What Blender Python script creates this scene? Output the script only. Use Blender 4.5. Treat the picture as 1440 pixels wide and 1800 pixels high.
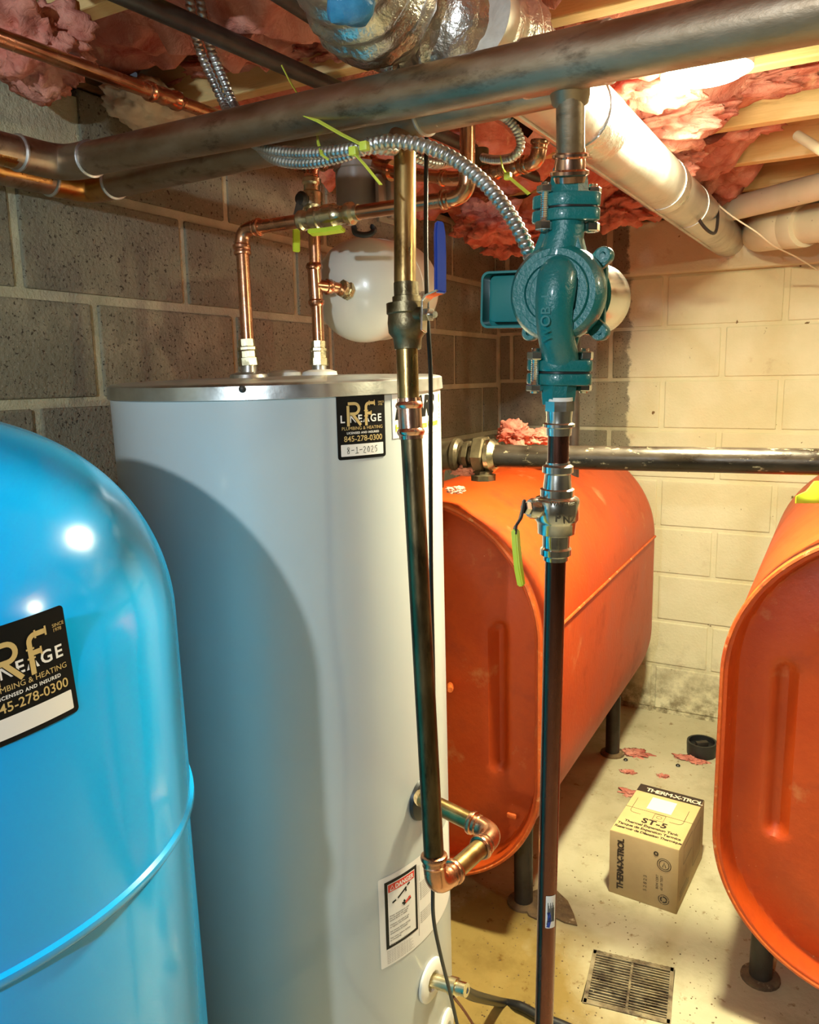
import bpy, bmesh, math, random
from mathutils import Vector, Matrix, noise
random.seed(7)
for o in list(bpy.data.objects): bpy.data.objects.remove(o)
S = bpy.context.scene
COL = S.collection
PI = math.pi
# ------------------------------------------------------------------ camera
F, CZ = 1400.0, 1.48
YAW, PIT, ROLL = math.radians(29), math.radians(10.8), math.radians(1.6)
fh = Vector((-math.sin(YAW), math.cos(YAW), 0)); rh = Vector((math.cos(YAW), math.sin(YAW), 0)); UP = Vector((0, 0, 1))
cf = fh*math.cos(PIT) - UP*math.sin(PIT); u0 = fh*math.sin(PIT) + UP*math.cos(PIT)
cr = rh*math.cos(ROLL) - u0*math.sin(ROLL); cu = u0*math.cos(ROLL) + rh*math.sin(ROLL)
CAM = Vector((0, 0, CZ))
cd = bpy.data.cameras.new('camera'); cam = bpy.data.objects.new('camera', cd); COL.objects.link(cam)
cd.sensor_fit = 'HORIZONTAL'; cd.sensor_width = 36; cd.lens = 36*F/1440; cd.clip_start = .02
m = Matrix((cr, cu, -cf)).transposed().to_4x4(); m.translation = CAM
cam.matrix_world = m
S.camera = cam
# ------------------------------------------------------------------ world, lights, exposure
w = bpy.data.worlds.new('world'); S.world = w; w.use_nodes = True
w.node_tree.nodes['Background'].inputs[0].default_value = (.7, .8, 1, 1)
w.node_tree.nodes['Background'].inputs[1].default_value = .05
S.view_settings.view_transform = 'Standard'; S.view_settings.look = 'None'
S.view_settings.gamma = 1; S.view_settings.use_curve_mapping = False
S.view_settings.exposure = 0.25
def point(name, loc, W, col, r):
    l = bpy.data.lights.new(name, 'POINT'); l.energy = W; l.color = col; l.shadow_soft_size = r
    o = bpy.data.objects.new(name, l); o.location = loc; COL.objects.link(o); return o
KEY = point('bare_bulb_light', (-.285, -.78, 1.80), 56, (.80, .93, 1.0), .022)
FILL = point('wall_fill_light', (.90, 1.30, 1.88), 14, (1.0, .94, .58), .035)  # unseen fill lamp, added to brighten the left block wall

# ------------------------------------------------------------------ geometry helpers
def P(x, y, d):                      # a point read off the photo at a measured distance d
    return CAM + (cf + cr*(x-720)/F - cu*(y-900)/F)*d
def tag(o, label=None, cat=None, group=None, kind=None):
    for k, v in (('label', label), ('category', cat), ('group', group), ('kind', kind)):
        if v: o[k] = v
    return o
def empty(name, label, cat, loc=(0, 0, 0), group=None):
    o = bpy.data.objects.new(name, None); o.empty_display_size = .02; COL.objects.link(o); o.location = loc
    return tag(o, label, cat, group)
def mesh(name, verts, faces, mat, parent=None, smooth=True, label=None, crease=True):
    me = bpy.data.meshes.new(name); me.from_pydata([tuple(v) for v in verts], [], faces); me.update()
    if smooth:
        me.polygons.foreach_set('use_smooth', [True]*len(me.polygons))
        if crease: me.set_sharp_from_angle(angle=math.radians(38))
    me.materials.append(mat)
    o = bpy.data.objects.new(name, me); COL.objects.link(o)
    if parent:
        o.parent = parent
        M = parent.location if parent.rotation_euler.to_quaternion().angle < 1e-6 and parent.parent is None else None
        if M is not None and 'local' not in parent: o.location = -parent.location
    if label: o['label'] = label
    return o
class MB:
    def __init__(s): s.v = []; s.f = []
    def add(s, v, f):
        n = len(s.v); s.v += [Vector(q) for q in v]; s.f += [tuple(i+n for i in q) for q in f]; return s
    def build(s, name, mat, parent=None, smooth=True, label=None): return mesh(name, s.v, s.f, mat, parent, smooth, label)
def frame(d):
    d = d.normalized(); a = Vector((0, 0, 1)) if abs(d.z) < .9 else Vector((1, 0, 0))
    x = d.cross(a).normalized(); return x, d.cross(x).normalized()
def sweep(pts, r, seg=20, cap=True, rf=None):
    pts = [Vector(p) for p in pts]; n = len(pts); V = []; Fc = []
    t = (pts[1]-pts[0]).normalized(); x, y = frame(t); acc = 0
    for i, p in enumerate(pts):
        tn = (pts[min(i+1, n-1)]-pts[max(i-1, 0)]).normalized()
        q = t.rotation_difference(tn); x = q @ x; y = q @ y; t = tn
        if i: acc += (pts[i]-pts[i-1]).length
        rr = r[i] if isinstance(r, (list, tuple)) else r
        for k in range(seg):
            a = 2*PI*k/seg; q_ = rr if rf is None else rf(rr, acc, a)
            V.append(p + x*math.cos(a)*q_ + y*math.sin(a)*q_)
    for i in range(n-1):
        for k in range(seg):
            k2 = (k+1) % seg; Fc.append((i*seg+k, i*seg+k2, (i+1)*seg+k2, (i+1)*seg+k))
    if cap: Fc.append(tuple(range(seg))[::-1]); Fc.append(tuple((n-1)*seg+k for k in range(seg)))
    return V, Fc
def lathe(prof, a, d, seg=28, hexs=()):     # prof: (distance along d, radius)
    a = Vector(a); d = Vector(d).normalized(); x, y = frame(d); V = []; Fc = []
    for h, r in prof:
        for k in range(seg):
            an = 2*PI*k/seg; V.append(a + d*h + (x*math.cos(an)+y*math.sin(an))*max(r, 1e-5))
    for i in range(len(prof)-1):
        for k in range(seg):
            k2 = (k+1) % seg; Fc.append((i*seg+k, i*seg+k2, (i+1)*seg+k2, (i+1)*seg+k))
    if prof[0][1] > 1e-4: Fc.append(tuple(range(seg))[::-1])
    if prof[-1][1] > 1e-4: Fc.append(tuple((len(prof)-1)*seg+k for k in range(seg)))
    return V, Fc
def bx(c, h, ax=None, bev=0):     # box by centre, half sizes, optional axes
    ax = ax or (Vector((1, 0, 0)), Vector((0, 1, 0)), Vector((0, 0, 1))); c = Vector(c)
    bm = bmesh.new(); bmesh.ops.create_cube(bm, size=2)
    for v in bm.verts: v.co = Vector((v.co.x*h[0], v.co.y*h[1], v.co.z*h[2]))
    if bev: bmesh.ops.bevel(bm, geom=bm.edges[:], offset=bev, segments=2, affect='EDGES', profile=.5)
    V = [c + ax[0]*v.co.x + ax[1]*v.co.y + ax[2]*v.co.z for v in bm.verts]
    bm.verts.index_update(); Fc = [tuple(v.index for v in f.verts) for f in bm.faces]; bm.free(); return V, Fc
def prism(outline, c, ax, ay, az, h, bev=0):   # outline in (ax, ay), thickness +-h along az
    bm = bmesh.new(); vs = [bm.verts.new((x, y, -h)) for x, y in outline]; f = bm.faces.new(vs)
    r = bmesh.ops.extrude_face_region(bm, geom=[f])
    for v in [g for g in r['geom'] if isinstance(g, bmesh.types.BMVert)]: v.co.z = h
    bmesh.ops.recalc_face_normals(bm, faces=bm.faces[:])
    if bev:
        es = [e for e in bm.edges if abs(e.verts[0].co.z-e.verts[1].co.z) < 1e-7]
        bmesh.ops.bevel(bm, geom=es, offset=bev, segments=2, affect='EDGES', profile=.5)
    bm.verts.index_update()
    V = [Vector(c)+ax*v.co.x+ay*v.co.y+az*v.co.z for v in bm.verts]; Fc = [tuple(v.index for v in q.verts) for q in bm.faces]; bm.free(); return V, Fc
def rrect(w, h, r, n=5):
    o = []
    for cx, cy, a0 in ((w-r, h-r, 0), (-w+r, h-r, PI/2), (-w+r, -h+r, PI), (w-r, -h+r, 1.5*PI)):
        for k in range(n+1): a = a0+PI/2*k/n; o.append((cx+r*math.cos(a), cy+r*math.sin(a)))
    return o
def smooth_path(pts, n=8):           # Catmull-Rom
    pts = [Vector(p) for p in pts]; p = [pts[0]*2-pts[1]]+pts+[pts[-1]*2-pts[-2]]; out = []
    for i in range(1, len(p)-2):
        for k in range(n):
            t = k/n; a, b, c, d = p[i-1:i+3]
            out.append(.5*((2*b)+(c-a)*t+(2*a-5*b+4*c-d)*t*t+(3*b-a-3*c+d)*t**3))
    out.append(pts[-1]); return out
def resample(pts, step):
    out = [pts[0]]; need = step
    for a, b in zip(pts, pts[1:]):
        L = (b-a).length; pos = 0
        while L-pos >= need: pos += need; out.append(a.lerp(b, pos/L)); need = step
        need -= (L-pos)
    return out

# ------------------------------------------------------------------ materials
def mat(name, c1, c2=None, scale=8, rough=.5, r2=None, metal=0, bump=0, bscale=None, detail=6, speck=None, ss=60, st=.68, coat=0, patch=None, stretch=None, spec=.5, dist=.0):
    m = bpy.data.materials.new(name); m.use_nodes = True; nt = m.node_tree; N = nt.nodes; L = nt.links
    b = N['Principled BSDF']; b.inputs['Metallic'].default_value = metal; b.inputs['Coat Weight'].default_value = coat; b.inputs['Coat Roughness'].default_value = .12
    b.inputs['Specular IOR Level'].default_value = spec
    g = N.new('ShaderNodeNewGeometry'); vec = g.outputs['Position']
    if stretch:
        mp = N.new('ShaderNodeMapping'); mp.inputs['Scale'].default_value = stretch; L.new(vec, mp.inputs[0]); vec = mp.outputs[0]
    def noi(sc, det, ro=.6):
        n = N.new('ShaderNodeTexNoise'); n.inputs['Scale'].default_value = sc; n.inputs['Detail'].default_value = det; n.inputs['Roughness'].default_value = ro
        n.inputs['Distortion'].default_value = dist
        L.new(vec, n.inputs['Vector']); return n.outputs['Fac']
    def ramp(src, a, b_):
        r = N.new('ShaderNodeMapRange'); r.inputs[1].default_value = a; r.inputs[2].default_value = b_; L.new(src, r.inputs[0]); return r.outputs[0]
    def mix(fac, A, B):
        x = N.new('ShaderNodeMix'); x.data_type = 'RGBA'; L.new(fac, x.inputs[0])
        for s, i in ((A, 6), (B, 7)):
            if isinstance(s, tuple): x.inputs[i].default_value = (*s, 1)
            else: L.new(s, x.inputs[i])
        return x.outputs[2]
    n1 = noi(scale, detail); f = ramp(n1, .35, .65)
    col = mix(f, c1, c2 or c1)
    if patch:                            # (colour, scale, lo, hi)
        for pc, ps, lo, hi in patch: col = mix(ramp(noi(ps, 8, .65), lo, hi), col, pc)
    if speck: col = mix(ramp(noi(ss, 3), st, st+.04), col, speck)
    L.new(col, b.inputs['Base Color'])
    if r2 is not None:
        rr = N.new('ShaderNodeMapRange'); rr.inputs[1].default_value = .35; rr.inputs[2].default_value = .65; rr.inputs[3].default_value = rough; rr.inputs[4].default_value = r2
        L.new(n1, rr.inputs[0]); L.new(rr.outputs[0], b.inputs['Roughness'])
    else: b.inputs['Roughness'].default_value = rough
    if bump:
        bp = N.new('ShaderNodeBump'); bp.inputs['Strength'].default_value = 1; bp.inputs['Distance'].default_value = bump
        L.new(noi(bscale or scale*4, 5), bp.inputs['Height']); L.new(bp.outputs[0], b.inputs['Normal'])
    m['cols'] = 1
    return m
M = {}
M['tarnish'] = mat('tarnished_copper', (.32, .22, .14), (.46, .36, .26), 9, .38, .5, 1, .0004, 60, patch=[((.09, .055, .035), 14, .56, .74), ((.42, .33, .25), 5, .58, .75)], stretch=(1, 2.5, 2.5))
M['tarnish_bright'] = mat('old_bright_copper', (.50, .24, .07), (.62, .34, .11), 9, .24, .36, 1, .0003, 60, patch=[((.2, .10, .04), 12, .58, .74)])
M['dark_copper'] = mat('dark_copper', (.10, .07, .035), (.20, .14, .07), 14, .30, .42, 1, .0003, 80, patch=[((.03, .022, .014), 20, .52, .72)], stretch=(2.5, 2.5, .7))
M['brown_copper'] = mat('brown_copper', (.15, .06, .042), (.22, .09, .065), 10, .20, .32, 1, .0002, 90, stretch=(3, 3, .5), patch=[((.08, .03, .03), 10, .55, .7)])
M['gold_copper'] = mat('yellowed_copper', (.30, .19, .07), (.46, .30, .12), 12, .26, .38, 1, .0003, 60, patch=[((.12, .07, .03), 18, .56, .72)], stretch=(2, 2, 1))
M['copper'] = mat('new_copper', (.52, .24, .13), (.72, .36, .21), 12, .2, .32, 1, .0002, 90, patch=[((.4, .14, .07), 16, .58, .76)])
M['press'] = mat('press_copper', (.68, .38, .27), (.80, .48, .36), 25, .14, .24, 1, .0002, 70)
M['brass'] = mat('pale_brass', (.62, .54, .34), (.74, .67, .45), 30, .22, .34, 1, .0002, 120)
M['steel'] = mat('bright_steel', (.62, .60, .55), (.75, .73, .68), 30, .14, .26, 1, .0001, 120)
M['bronze'] = mat('old_bronze', (.13, .10, .055), (.26, .21, .12), 30, .32, .5, 1, .0006, 140)
M['galv'] = mat('galvanised_steel', (.52, .53, .52), (.70, .70, .68), 14, .28, .42, 1, .0004, 30)
M['duct'] = mat('galvanised_duct', (.50, .48, .44), (.66, .63, .56), 10, .32, .5, .85, .0006, 40, patch=[((.36, .33, .28), 9, .55, .72)])
M['foil'] = mat('crinkled_foil', (.80, .76, .70), (.62, .56, .50), 14, .24, .4, 1, .006, 26, detail=3)
M['teal'] = mat('teal_enamel', (.004, .135, .135), (.005, .155, .155), 10, .3, None, 0, .0009, 230, coat=.5)
M['teal_smooth'] = mat('teal_enamel_smooth', (.004, .15, .15), None, 10, .35, None, 0, 0, coat=.3)
M['black'] = mat('black_rubber', (.012, .012, .012), (.02, .02, .02), 20, .4)
M['iron'] = mat('black_iron', (.022, .015, .010), (.05, .036, .024), 14, .26, .42, .35, .0004, 80, patch=[((.50, .42, .27), 30, .60, .68)], stretch=(1, 2, 2))
M['darkiron'] = mat('dark_steel', (.035, .028, .022), (.06, .05, .04), 20, .45, None, .3, .0004, 80)
M['fitiron'] = mat('greasy_iron_fitting', (.07, .05, .028), (.14, .11, .06), 30, .3, .5, .6, .0008, 90)
M['blue'] = mat('blue_gloss_paint', (.0, .39, .97), (.001, .42, 1.0), 3, .16, None, 0, 0, coat=.45, speck=(.05, .08, .15), ss=95, st=.79)
M['heater'] = mat('pale_grey_enamel', (.50, .54, .54), (.54, .57, .56), 3, .30, None, 0, .0002, 12, coat=.15)
M['orange'] = mat('orange_tank_paint', (.50, .054, .005), (.60, .082, .008), 5, .42, .52, 0, .0008, 60, patch=[((.33, .032, .007), 5, .52, .74), ((.62, .20, .07), 9, .61, .76)], speck=(.85, .42, .2), ss=75, st=.735, spec=.45)
M['rim'] = mat('orange_worn_edge', (.66, .13, .02), (.56, .08, .012), 10, .45, .6, 0, .002, 60, patch=[((.35, .07, .02), 22, .55, .68), ((.8, .42, .18), 34, .6, .7)])
M['pink'] = mat('pink_fibreglass', (.56, .17, .12), (.76, .36, .27), 12, .95, None, 0, .006, 45, detail=10, patch=[((.32, .06, .045), 7, .52, .72), ((.80, .50, .32), 11, .58, .74)], spec=.05, dist=.8)
M['wood'] = mat('pine', (.70, .49, .20), (.80, .60, .28), 6, .7, None, 0, .0008, 30, stretch=(.6, 6, 6), patch=[((.42, .25, .09), 9, .58, .75)], spec=.2)
M['oldwood'] = mat('old_dark_wood', (.16, .10, .05), (.26, .17, .08), 6, .8, None, 0, .001, 30, stretch=(1, 8, 8), spec=.1)
M['floor'] = mat('concrete_floor', (.46, .415, .26), (.56, .51, .34), 3, .8, None, 0, .002, 40, patch=[((.33, .28, .16), 4.5, .50, .72), ((.28, .20, .10), 26, .61, .68)], speck=(.16, .11, .05), ss=60, st=.69)
M['cream_pvc'] = mat('cream_plastic_pipe', (.66, .60, .40), (.74, .68, .48), 7, .4, None, 0, .0003, 30, speck=(.2, .14, .08), ss=60, st=.7)
M['beige'] = mat('beige_enamel', (.66, .64, .56), (.70, .68, .60), 5, .28, None, 0, .0002, 30, coat=.3)
M['taupe'] = mat('taupe_enamel', (.24, .19, .16), (.28, .22, .18), 8, .35)
M['carton'] = mat('brown_cardboard', (.46, .33, .17), (.50, .365, .19), 12, .75, None, 0, .0003, 60)
M['cartontop'] = mat('cardboard_print_tan', (.60, .46, .20), (.64, .50, .23), 12, .7)
M['white'] = mat('white_paper', (.82, .80, .77), None, 10, .5)
M['cream'] = mat('cream_cloth', (.70, .62, .46), (.78, .70, .54), 14, .9, None, 0, .004, 30, spec=.05)
M['ink'] = mat('black_ink', (.006, .006, .006), None, 5, .45, spec=.2)
M['gold'] = mat('gold_print', (.62, .45, .18), None, 5, .4)
M['brownink'] = mat('brown_print', (.035, .022, .015), None, 5, .6)
M['red'] = mat('red_print', (.75, .05, .03), None, 5, .5)
M['green'] = mat('green_print', (.50, .62, .03), None, 5, .5)
M['greytext'] = mat('grey_print', (.18, .16, .16), None, 5, .5)
M['lime'] = mat('lime_plastic', (.52, .66, .03), (.60, .74, .05), 8, .4)
M['bluegrip'] = mat('blue_vinyl', (.01, .05, .34), None, 8, .35)
M['yellowtie'] = mat('lime_cable_tie', (.62, .72, .08), None, 8, .4)
M['string'] = mat('pale_string', (.75, .66, .48), None, 8, .8)
M['solder'] = mat('solder', (.62, .62, .60), (.7, .7, .7), 50, .3, .5, 1, .0008, 90)
M['white_plastic'] = mat('white_plastic', (.80, .78, .72), None, 8, .35)
M['dirt'] = mat('rust_and_dirt', (.20, .13, .06), (.10, .065, .035), 30, .9, None, 0, .004, 60, patch=[((.42, .33, .2), 40, .6, .7)])
M['subfloor'] = mat('subfloor_board', (.14, .08, .05), (.2, .12, .08), 5, .9, spec=.1)
def block_material(name, painted):
    m = bpy.data.materials.new(name); m.use_nodes = True; nt = m.node_tree; N = nt.nodes; L = nt.links; b = N['Principled BSDF']
    g = N.new('ShaderNodeNewGeometry')
    def noi(sc, det=6, ro=.6, v=None):
        n = N.new('ShaderNodeTexNoise'); n.inputs['Scale'].default_value = sc; n.inputs['Detail'].default_value = det; n.inputs['Roughness'].default_value = ro
        L.new(g.outputs['Position'], n.inputs['Vector']); return n.outputs['Fac']
    def ramp(s, a, b_, c=0, d=1):
        r = N.new('ShaderNodeMapRange'); r.inputs[1].default_value = a; r.inputs[2].default_value = b_; r.inputs[3].default_value = c; r.inputs[4].default_value = d; L.new(s, r.inputs[0]); return r.outputs[0]
    def mix(f, A, B):
        x = N.new('ShaderNodeMix'); x.data_type = 'RGBA'
        if isinstance(f, float): x.inputs[0].default_value = f
        else: L.new(f, x.inputs[0])
        for s, i in ((A, 6), (B, 7)):
            if isinstance(s, tuple): x.inputs[i].default_value = (*s, 1)
            else: L.new(s, x.inputs[i])
        return x.outputs[2]
    def math_(op, A, B):
        x = N.new('ShaderNodeMath'); x.operation = op
        for i, s in enumerate((A, B)):
            if isinstance(s, (int, float)): x.inputs[i].default_value = s
            else: L.new(s, x.inputs[i])
        return x.outputs[0]
    oi = N.new('ShaderNodeObjectInfo')
    if name == 'mortar': bare = mix(ramp(noi(9), .35, .65), (.44, .42, .29), (.60, .57, .40))
    else:
        bare = mix(ramp(noi(7), .35, .65), (.25, .235, .165), (.35, .325, .23))
        bare = mix(ramp(oi.outputs['Random'], 0, 1, 0, .5), bare, (.18, .165, .12))
        bare = mix(ramp(noi(3.5, 8), .58, .7), bare, (.46, .41, .28))
        bare = mix(ramp(noi(150, 3), .60, .66), bare, (.07, .055, .04))
        bare = mix(ramp(noi(200, 3), .64, .70), bare, (.42, .38, .30))
    sx = N.new('ShaderNodeSeparateXYZ'); L.new(g.outputs['Position'], sx.inputs[0])
    paint = mix(ramp(noi(5), .35, .65), (.70, .65, .42), (.77, .72, .50))
    paint = mix(ramp(noi(7, 10, .7), .60, .72), paint, (.60, .50, .31))
    paint = mix(ramp(noi(23, 4, .6),   .685, .71), paint, (.20, .12, .05))
    low = ramp(math_('ADD', sx.outputs[2], math_('MULTIPLY', noi(9, 8, .7), .5)), .55, .22)      # mottled band, darker towards the foot of the wall
    paint = mix(math_('MULTIPLY', low, ramp(noi(14, 8, .7), .40, .58)), paint, (.20, .16, .09))
    if painted:
        edge = math_('ADD', sx.outputs[0], math_('MULTIPLY', math_('SUBTRACT', noi(16, 8, .75), .5), .10))
        f = ramp(edge, -.780, -.768)
        col = mix(f, bare, paint)
    else: f = None; col = bare
    L.new(col, b.inputs['Base Color']); b.inputs['Roughness'].default_value = .85; b.inputs['Specular IOR Level'].default_value = .2
    bp = N.new('ShaderNodeBump'); bp.inputs['Distance'].default_value = .004 if not painted else .0016
    L.new(math_('ADD', noi(130, 4), math_('MULTIPLY', noi(14, 4), .8)), bp.inputs['Height']); L.new(bp.outputs[0], b.inputs['Normal'])
    return m
M['block'] = block_material('concrete_block', False); M['mortar'] = block_material('mortar', False)
M['blockp'] = block_material('painted_concrete_block', True); M['mortarp'] = block_material('mortar', True)
# wet, stained part of the floor: where the puddle lies the concrete is darker, yellower and shiny
nt = M['floor'].node_tree; N = nt.nodes; L = nt.links; b = N['Principled BSDF']
g = N.new('ShaderNodeNewGeometry'); vd = N.new('ShaderNodeVectorMath'); vd.operation = 'DISTANCE'; vd.inputs[1].default_value = (-.86, 1.40, 0); L.new(g.outputs['Position'], vd.inputs[0])
nz = N.new('ShaderNodeTexNoise'); nz.inputs['Scale'].default_value = 6; nz.inputs['Detail'].default_value = 9; L.new(g.outputs['Position'], nz.inputs['Vector'])
ad = N.new('ShaderNodeMath'); ad.operation = 'MULTIPLY_ADD'; L.new(nz.outputs['Fac'], ad.inputs[0]); ad.inputs[1].default_value = .5; L.new(vd.outputs['Value'], ad.inputs[2])
wet = N.new('ShaderNodeMapRange'); wet.inputs[1].default_value = .84; wet.inputs[2].default_value = .64; L.new(ad.outputs[0], wet.inputs[0])
old = b.inputs['Base Color'].links[0].from_socket
mx = N.new('ShaderNodeMix'); mx.data_type = 'RGBA'; mx.blend_type = 'MULTIPLY'; L.new(wet.outputs[0], mx.inputs[0]); L.new(old, mx.inputs[6]); mx.inputs[7].default_value = (.56, .43, .21, 1)
L.new(mx.outputs[2], b.inputs['Base Color'])
rr = N.new('ShaderNodeMapRange'); rr.inputs[3].default_value = .8; rr.inputs[4].default_value = .12; L.new(wet.outputs[0], rr.inputs[0]); L.new(rr.outputs[0], b.inputs['Roughness'])
def emis(name, col, s):
    m = bpy.data.materials.new(name); m.use_nodes = True; b = m.node_tree.nodes['Principled BSDF']
    b.inputs['Base Color'].default_value = (*col, 1); b.inputs['Emission Color'].default_value = (*col, 1); b.inputs['Emission Strength'].default_value = s; return m
M['lamp'] = emis('lamp_glow', (1, .93, .78), 60)
M['plainwall'] = mat('dusty_dark_wall', (.10, .09, .07), (.14, .12, .09), 4, .9)

# ------------------------------------------------------------------ room shell
XL, YB, ZC = -1.33, 3.22, 2.21
gc = [Vector(v) for v in ((-.475, 1.757, 0), (-.283, 1.784, 0), (-.262, 1.612, 0), (-.458, 1.585, 0))]     # drain opening
def floor_mesh():
    o = [(XL-.2, YB+.2, 0), (2.4, YB+.2, 0), (2.4, -2.2, 0), (XL-.2, -2.2, 0)]
    V = [Vector(v) for v in o]+gc+[v-Vector((0, 0, .06)) for v in gc]
    return V, [(3, 2, 6, 7)[::1], (2, 1, 5, 6), (1, 0, 4, 5), (0, 3, 7, 4), (4, 5, 9, 8), (5, 6, 10, 9), (6, 7, 11, 10), (7, 4, 8, 11), (8, 9, 10, 11)]
tag(mesh('floor', *floor_mesh(), M['floor'], None, False), kind='structure')
tag(MB().add(*bx((.5, .5, ZC+.02), (2.0, 2.9, .02))).build('ceiling', M['subfloor'], None, False), kind='structure')
tag(MB().add(*bx((2.42, .5, 1.1), (.02, 2.75, 1.1))).build('wall_right', M['plainwall'], None, False), kind='structure')
tag(MB().add(*bx((.5, -2.22, 1.1), (1.95, .02, 1.1))).build('wall_front', M['plainwall'], None, False), kind='structure')
BL, BH, G = .415, .2, .0095
def block_mesh(mt, hl=BL/2-G, hh=BH/2-G):
    V, Fc = bx((0, 0, 0), (hl, .03, hh), bev=.004)
    me = bpy.data.meshes.new('concrete_block'); me.from_pydata([tuple(v) for v in V], [], Fc); me.materials.append(mt); return me
bmL = block_mesh(M['block']); bmB = block_mesh(M['blockp'])
wl = tag(MB().add(*bx((XL-.045, .55, .95), (.04, 2.75, 1.04))).build('wall_left', M['mortar'], None, False), kind='structure')
wb = tag(MB().add(*bx((.55, YB+.045, 1.0), (2.0, .04, 1.0))).build('wall_back', M['mortarp'], None, False), kind='structure')
def put_block(me, loc, rz, sx, tilt, par):
    o = bpy.data.objects.new('concrete_block', me); COL.objects.link(o); o.parent = par
    o.location = loc; o.rotation_euler = (0, tilt, rz); o.scale = (sx, 1, 1)
offL = {0: .975, 1: 1.13}
for k in range(10):
    z0 = .22+.2*(k-1)              # lower edge of the course at Y=.93
    a = offL[k % 2]; j = -4
    while True:
        y0 = a+BL*j; y1 = y0+BL; j += 1
        if y0 > YB-.02: break
        if y1 < .1: continue
        y1 = min(y1, YB); c = (y0+y1)/2; L_ = y1-y0
        if L_ < .06: continue
        z = z0+.1-.024*(c-.93)
        if z+.09 < .01 or z+.1 > 2.02: continue
        put_block(bmL, (XL-.03+.0005+random.uniform(-.001, .0015), c, z), PI/2, (L_-2*G)/(BL-2*G), .024, wl)
BB = .42
for k in range(10):
    z0 = 1.575+.195*(k-8)+.0
    a = (-.645, -.43)[k % 2]; j = -4
    if z0+.19 > 1.98: break
    while True:
        x0 = a+BB*j; x1 = x0+BB; j += 1
        if x0 > 1.9: break
        if x1 < XL+.05: continue
        x0 = max(x0, XL); L_ = x1-x0
        out = -.045 if z0 > 1.7 else 0
        if L_ < .05: continue
        put_block(bmB, ((x0+x1)/2, YB+.03+out+random.uniform(-.001, .001), z0+.0975), 0, (L_-2*G)/(BL-2*G), 0, wb)
# overhanging bond course backing, sill plates and joists
tag(MB().add(*bx((.30, YB-.018, 1.868), (1.63, .026, .098), bev=.008)).build('trim_1', M['mortarp'], None, False), kind='structure')
tag(MB().add(*bx((.55, YB+.01, 2.00), (1.9, .06, .02))).build('trim_2', M['oldwood'], None, False), kind='structure')
tag(MB().add(*bx((XL-.02, .55, 2.03), (.05, 2.65, .022))).build('trim_3', M['oldwood'], None, False), kind='structure')
JY = [1.72+.406*k for k in range(-4, 4)]
JL = {1: 'pine joist crossing above the round ceiling lamp', 4: 'third bare pine joist, last before the back wall'}
names = ['pine floor joist nearest the camera overhead', 'pine floor joist over the blue tank', 'short bright pine joist seen at the top left above the copper tube',
         'pine joist above the foil flexible duct', 'pine joist directly behind the round ceiling lamp', 'broad bright pine joist at right with torn pink insulation on its edge',
         'second bright pine joist at right above the grey stub pipe', 'farthest pine joist at right above the cream drain pipes']
for i, y in enumerate(JY):
    V, Fc = bx((.53, y, 2.1), (1.86, .019, .11), bev=.003)
    tag(MB().add(V, Fc).build('floor_joist', M['wood'], None, False), names[i], 'joist', 'ceiling joists')
# pink insulation in the bays
bayL = ['dark red insulation batt at the top left edge', 'red insulation batt between the joists at top left', 'sagging red insulation behind the twin metal conduits', 'pink insulation batt above the dark steel rail',
        'pink insulation batt around the round ceiling lamp', 'torn pink insulation batt between the two bright joists', 'pink insulation batt in the second bay at right', 'pink insulation batt in the last bay before the back wall']
def batt(i, y0, y1):
    nx, ny = 150, 22; V = []; Fc = []; far = y0 > 1.6
    for a in range(nx+1):
        x = -1.31+2.6*a/nx
        for b_ in range(ny+1):
            v = b_/ny; y = y0+.02+(y1-y0-.04)*v
            e = math.sin(PI*v)
            n1 = noise.fractal(Vector((x*3.2, y*3.2, i*7.7)), 1.0, 2.0, 4); n2 = noise.fractal(Vector((x*11, y*11, 3+i)), .9, 2.0, 4); n3 = abs(noise.noise(Vector((x*7+n1, y*9, i))))
            base = 2.025
            if far:                       # right end of the far bays is half empty
                t = min(max((x+.36)/.22, 0), 1); base = 2.0+.14*t*t*(3-2*t)
            elif y0 < 1.0: base = 2.04
            z = base - .045*e + .075*n1 + .035*n2 + .05*n3
            V.append(Vector((x, y, min(z, 2.19))))
    for a in range(nx):
        for b_ in range(ny): q = a*(ny+1)+b_; Fc.append((q, q+1, q+ny+2, q+ny+1))
    return V, Fc
edges = JY+[YB+.0]
for i in range(len(JY)):
    tag(mesh('insulation_batt', *batt(i, edges[i]+.012, edges[i+1]-.012), M['pink'], None, crease=False), bayL[i], 'insulation', 'pink insulation batts')
def tuft(c, s, lab, seed, grp='hanging insulation tufts', m='pink', nm='insulation_tuft', cat='insulation', rough=.55):
    bm = bmesh.new(); bmesh.ops.create_icosphere(bm, subdivisions=5, radius=1)
    for v in bm.verts:
        d = v.co.copy(); n = noise.fractal(d*1.6+Vector((seed*9.1, 0, 0)), .8, 2.0, 5); k = noise.ridged_multi_fractal(d*2.4+Vector((0, seed*3.3, 0)), .9, 2.0, 4, 1, 2)
        f = 1+rough*1.1*n+rough*.10*(k-1)+.05*noise.fractal(d*9+Vector((seed, 0, 0)), .7, 2.0, 4); v.co = Vector((d.x*s[0]*f, d.y*s[1]*f, d.z*s[2]*f))+Vector(c)
    bm.verts.index_update(); V = [v.co.copy() for v in bm.verts]; Fc = [tuple(v.index for v in f.verts) for f in bm.faces]; bm.free()
    return tag(mesh(nm, V, Fc, M[m], None, crease=False), lab, cat, grp)
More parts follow.
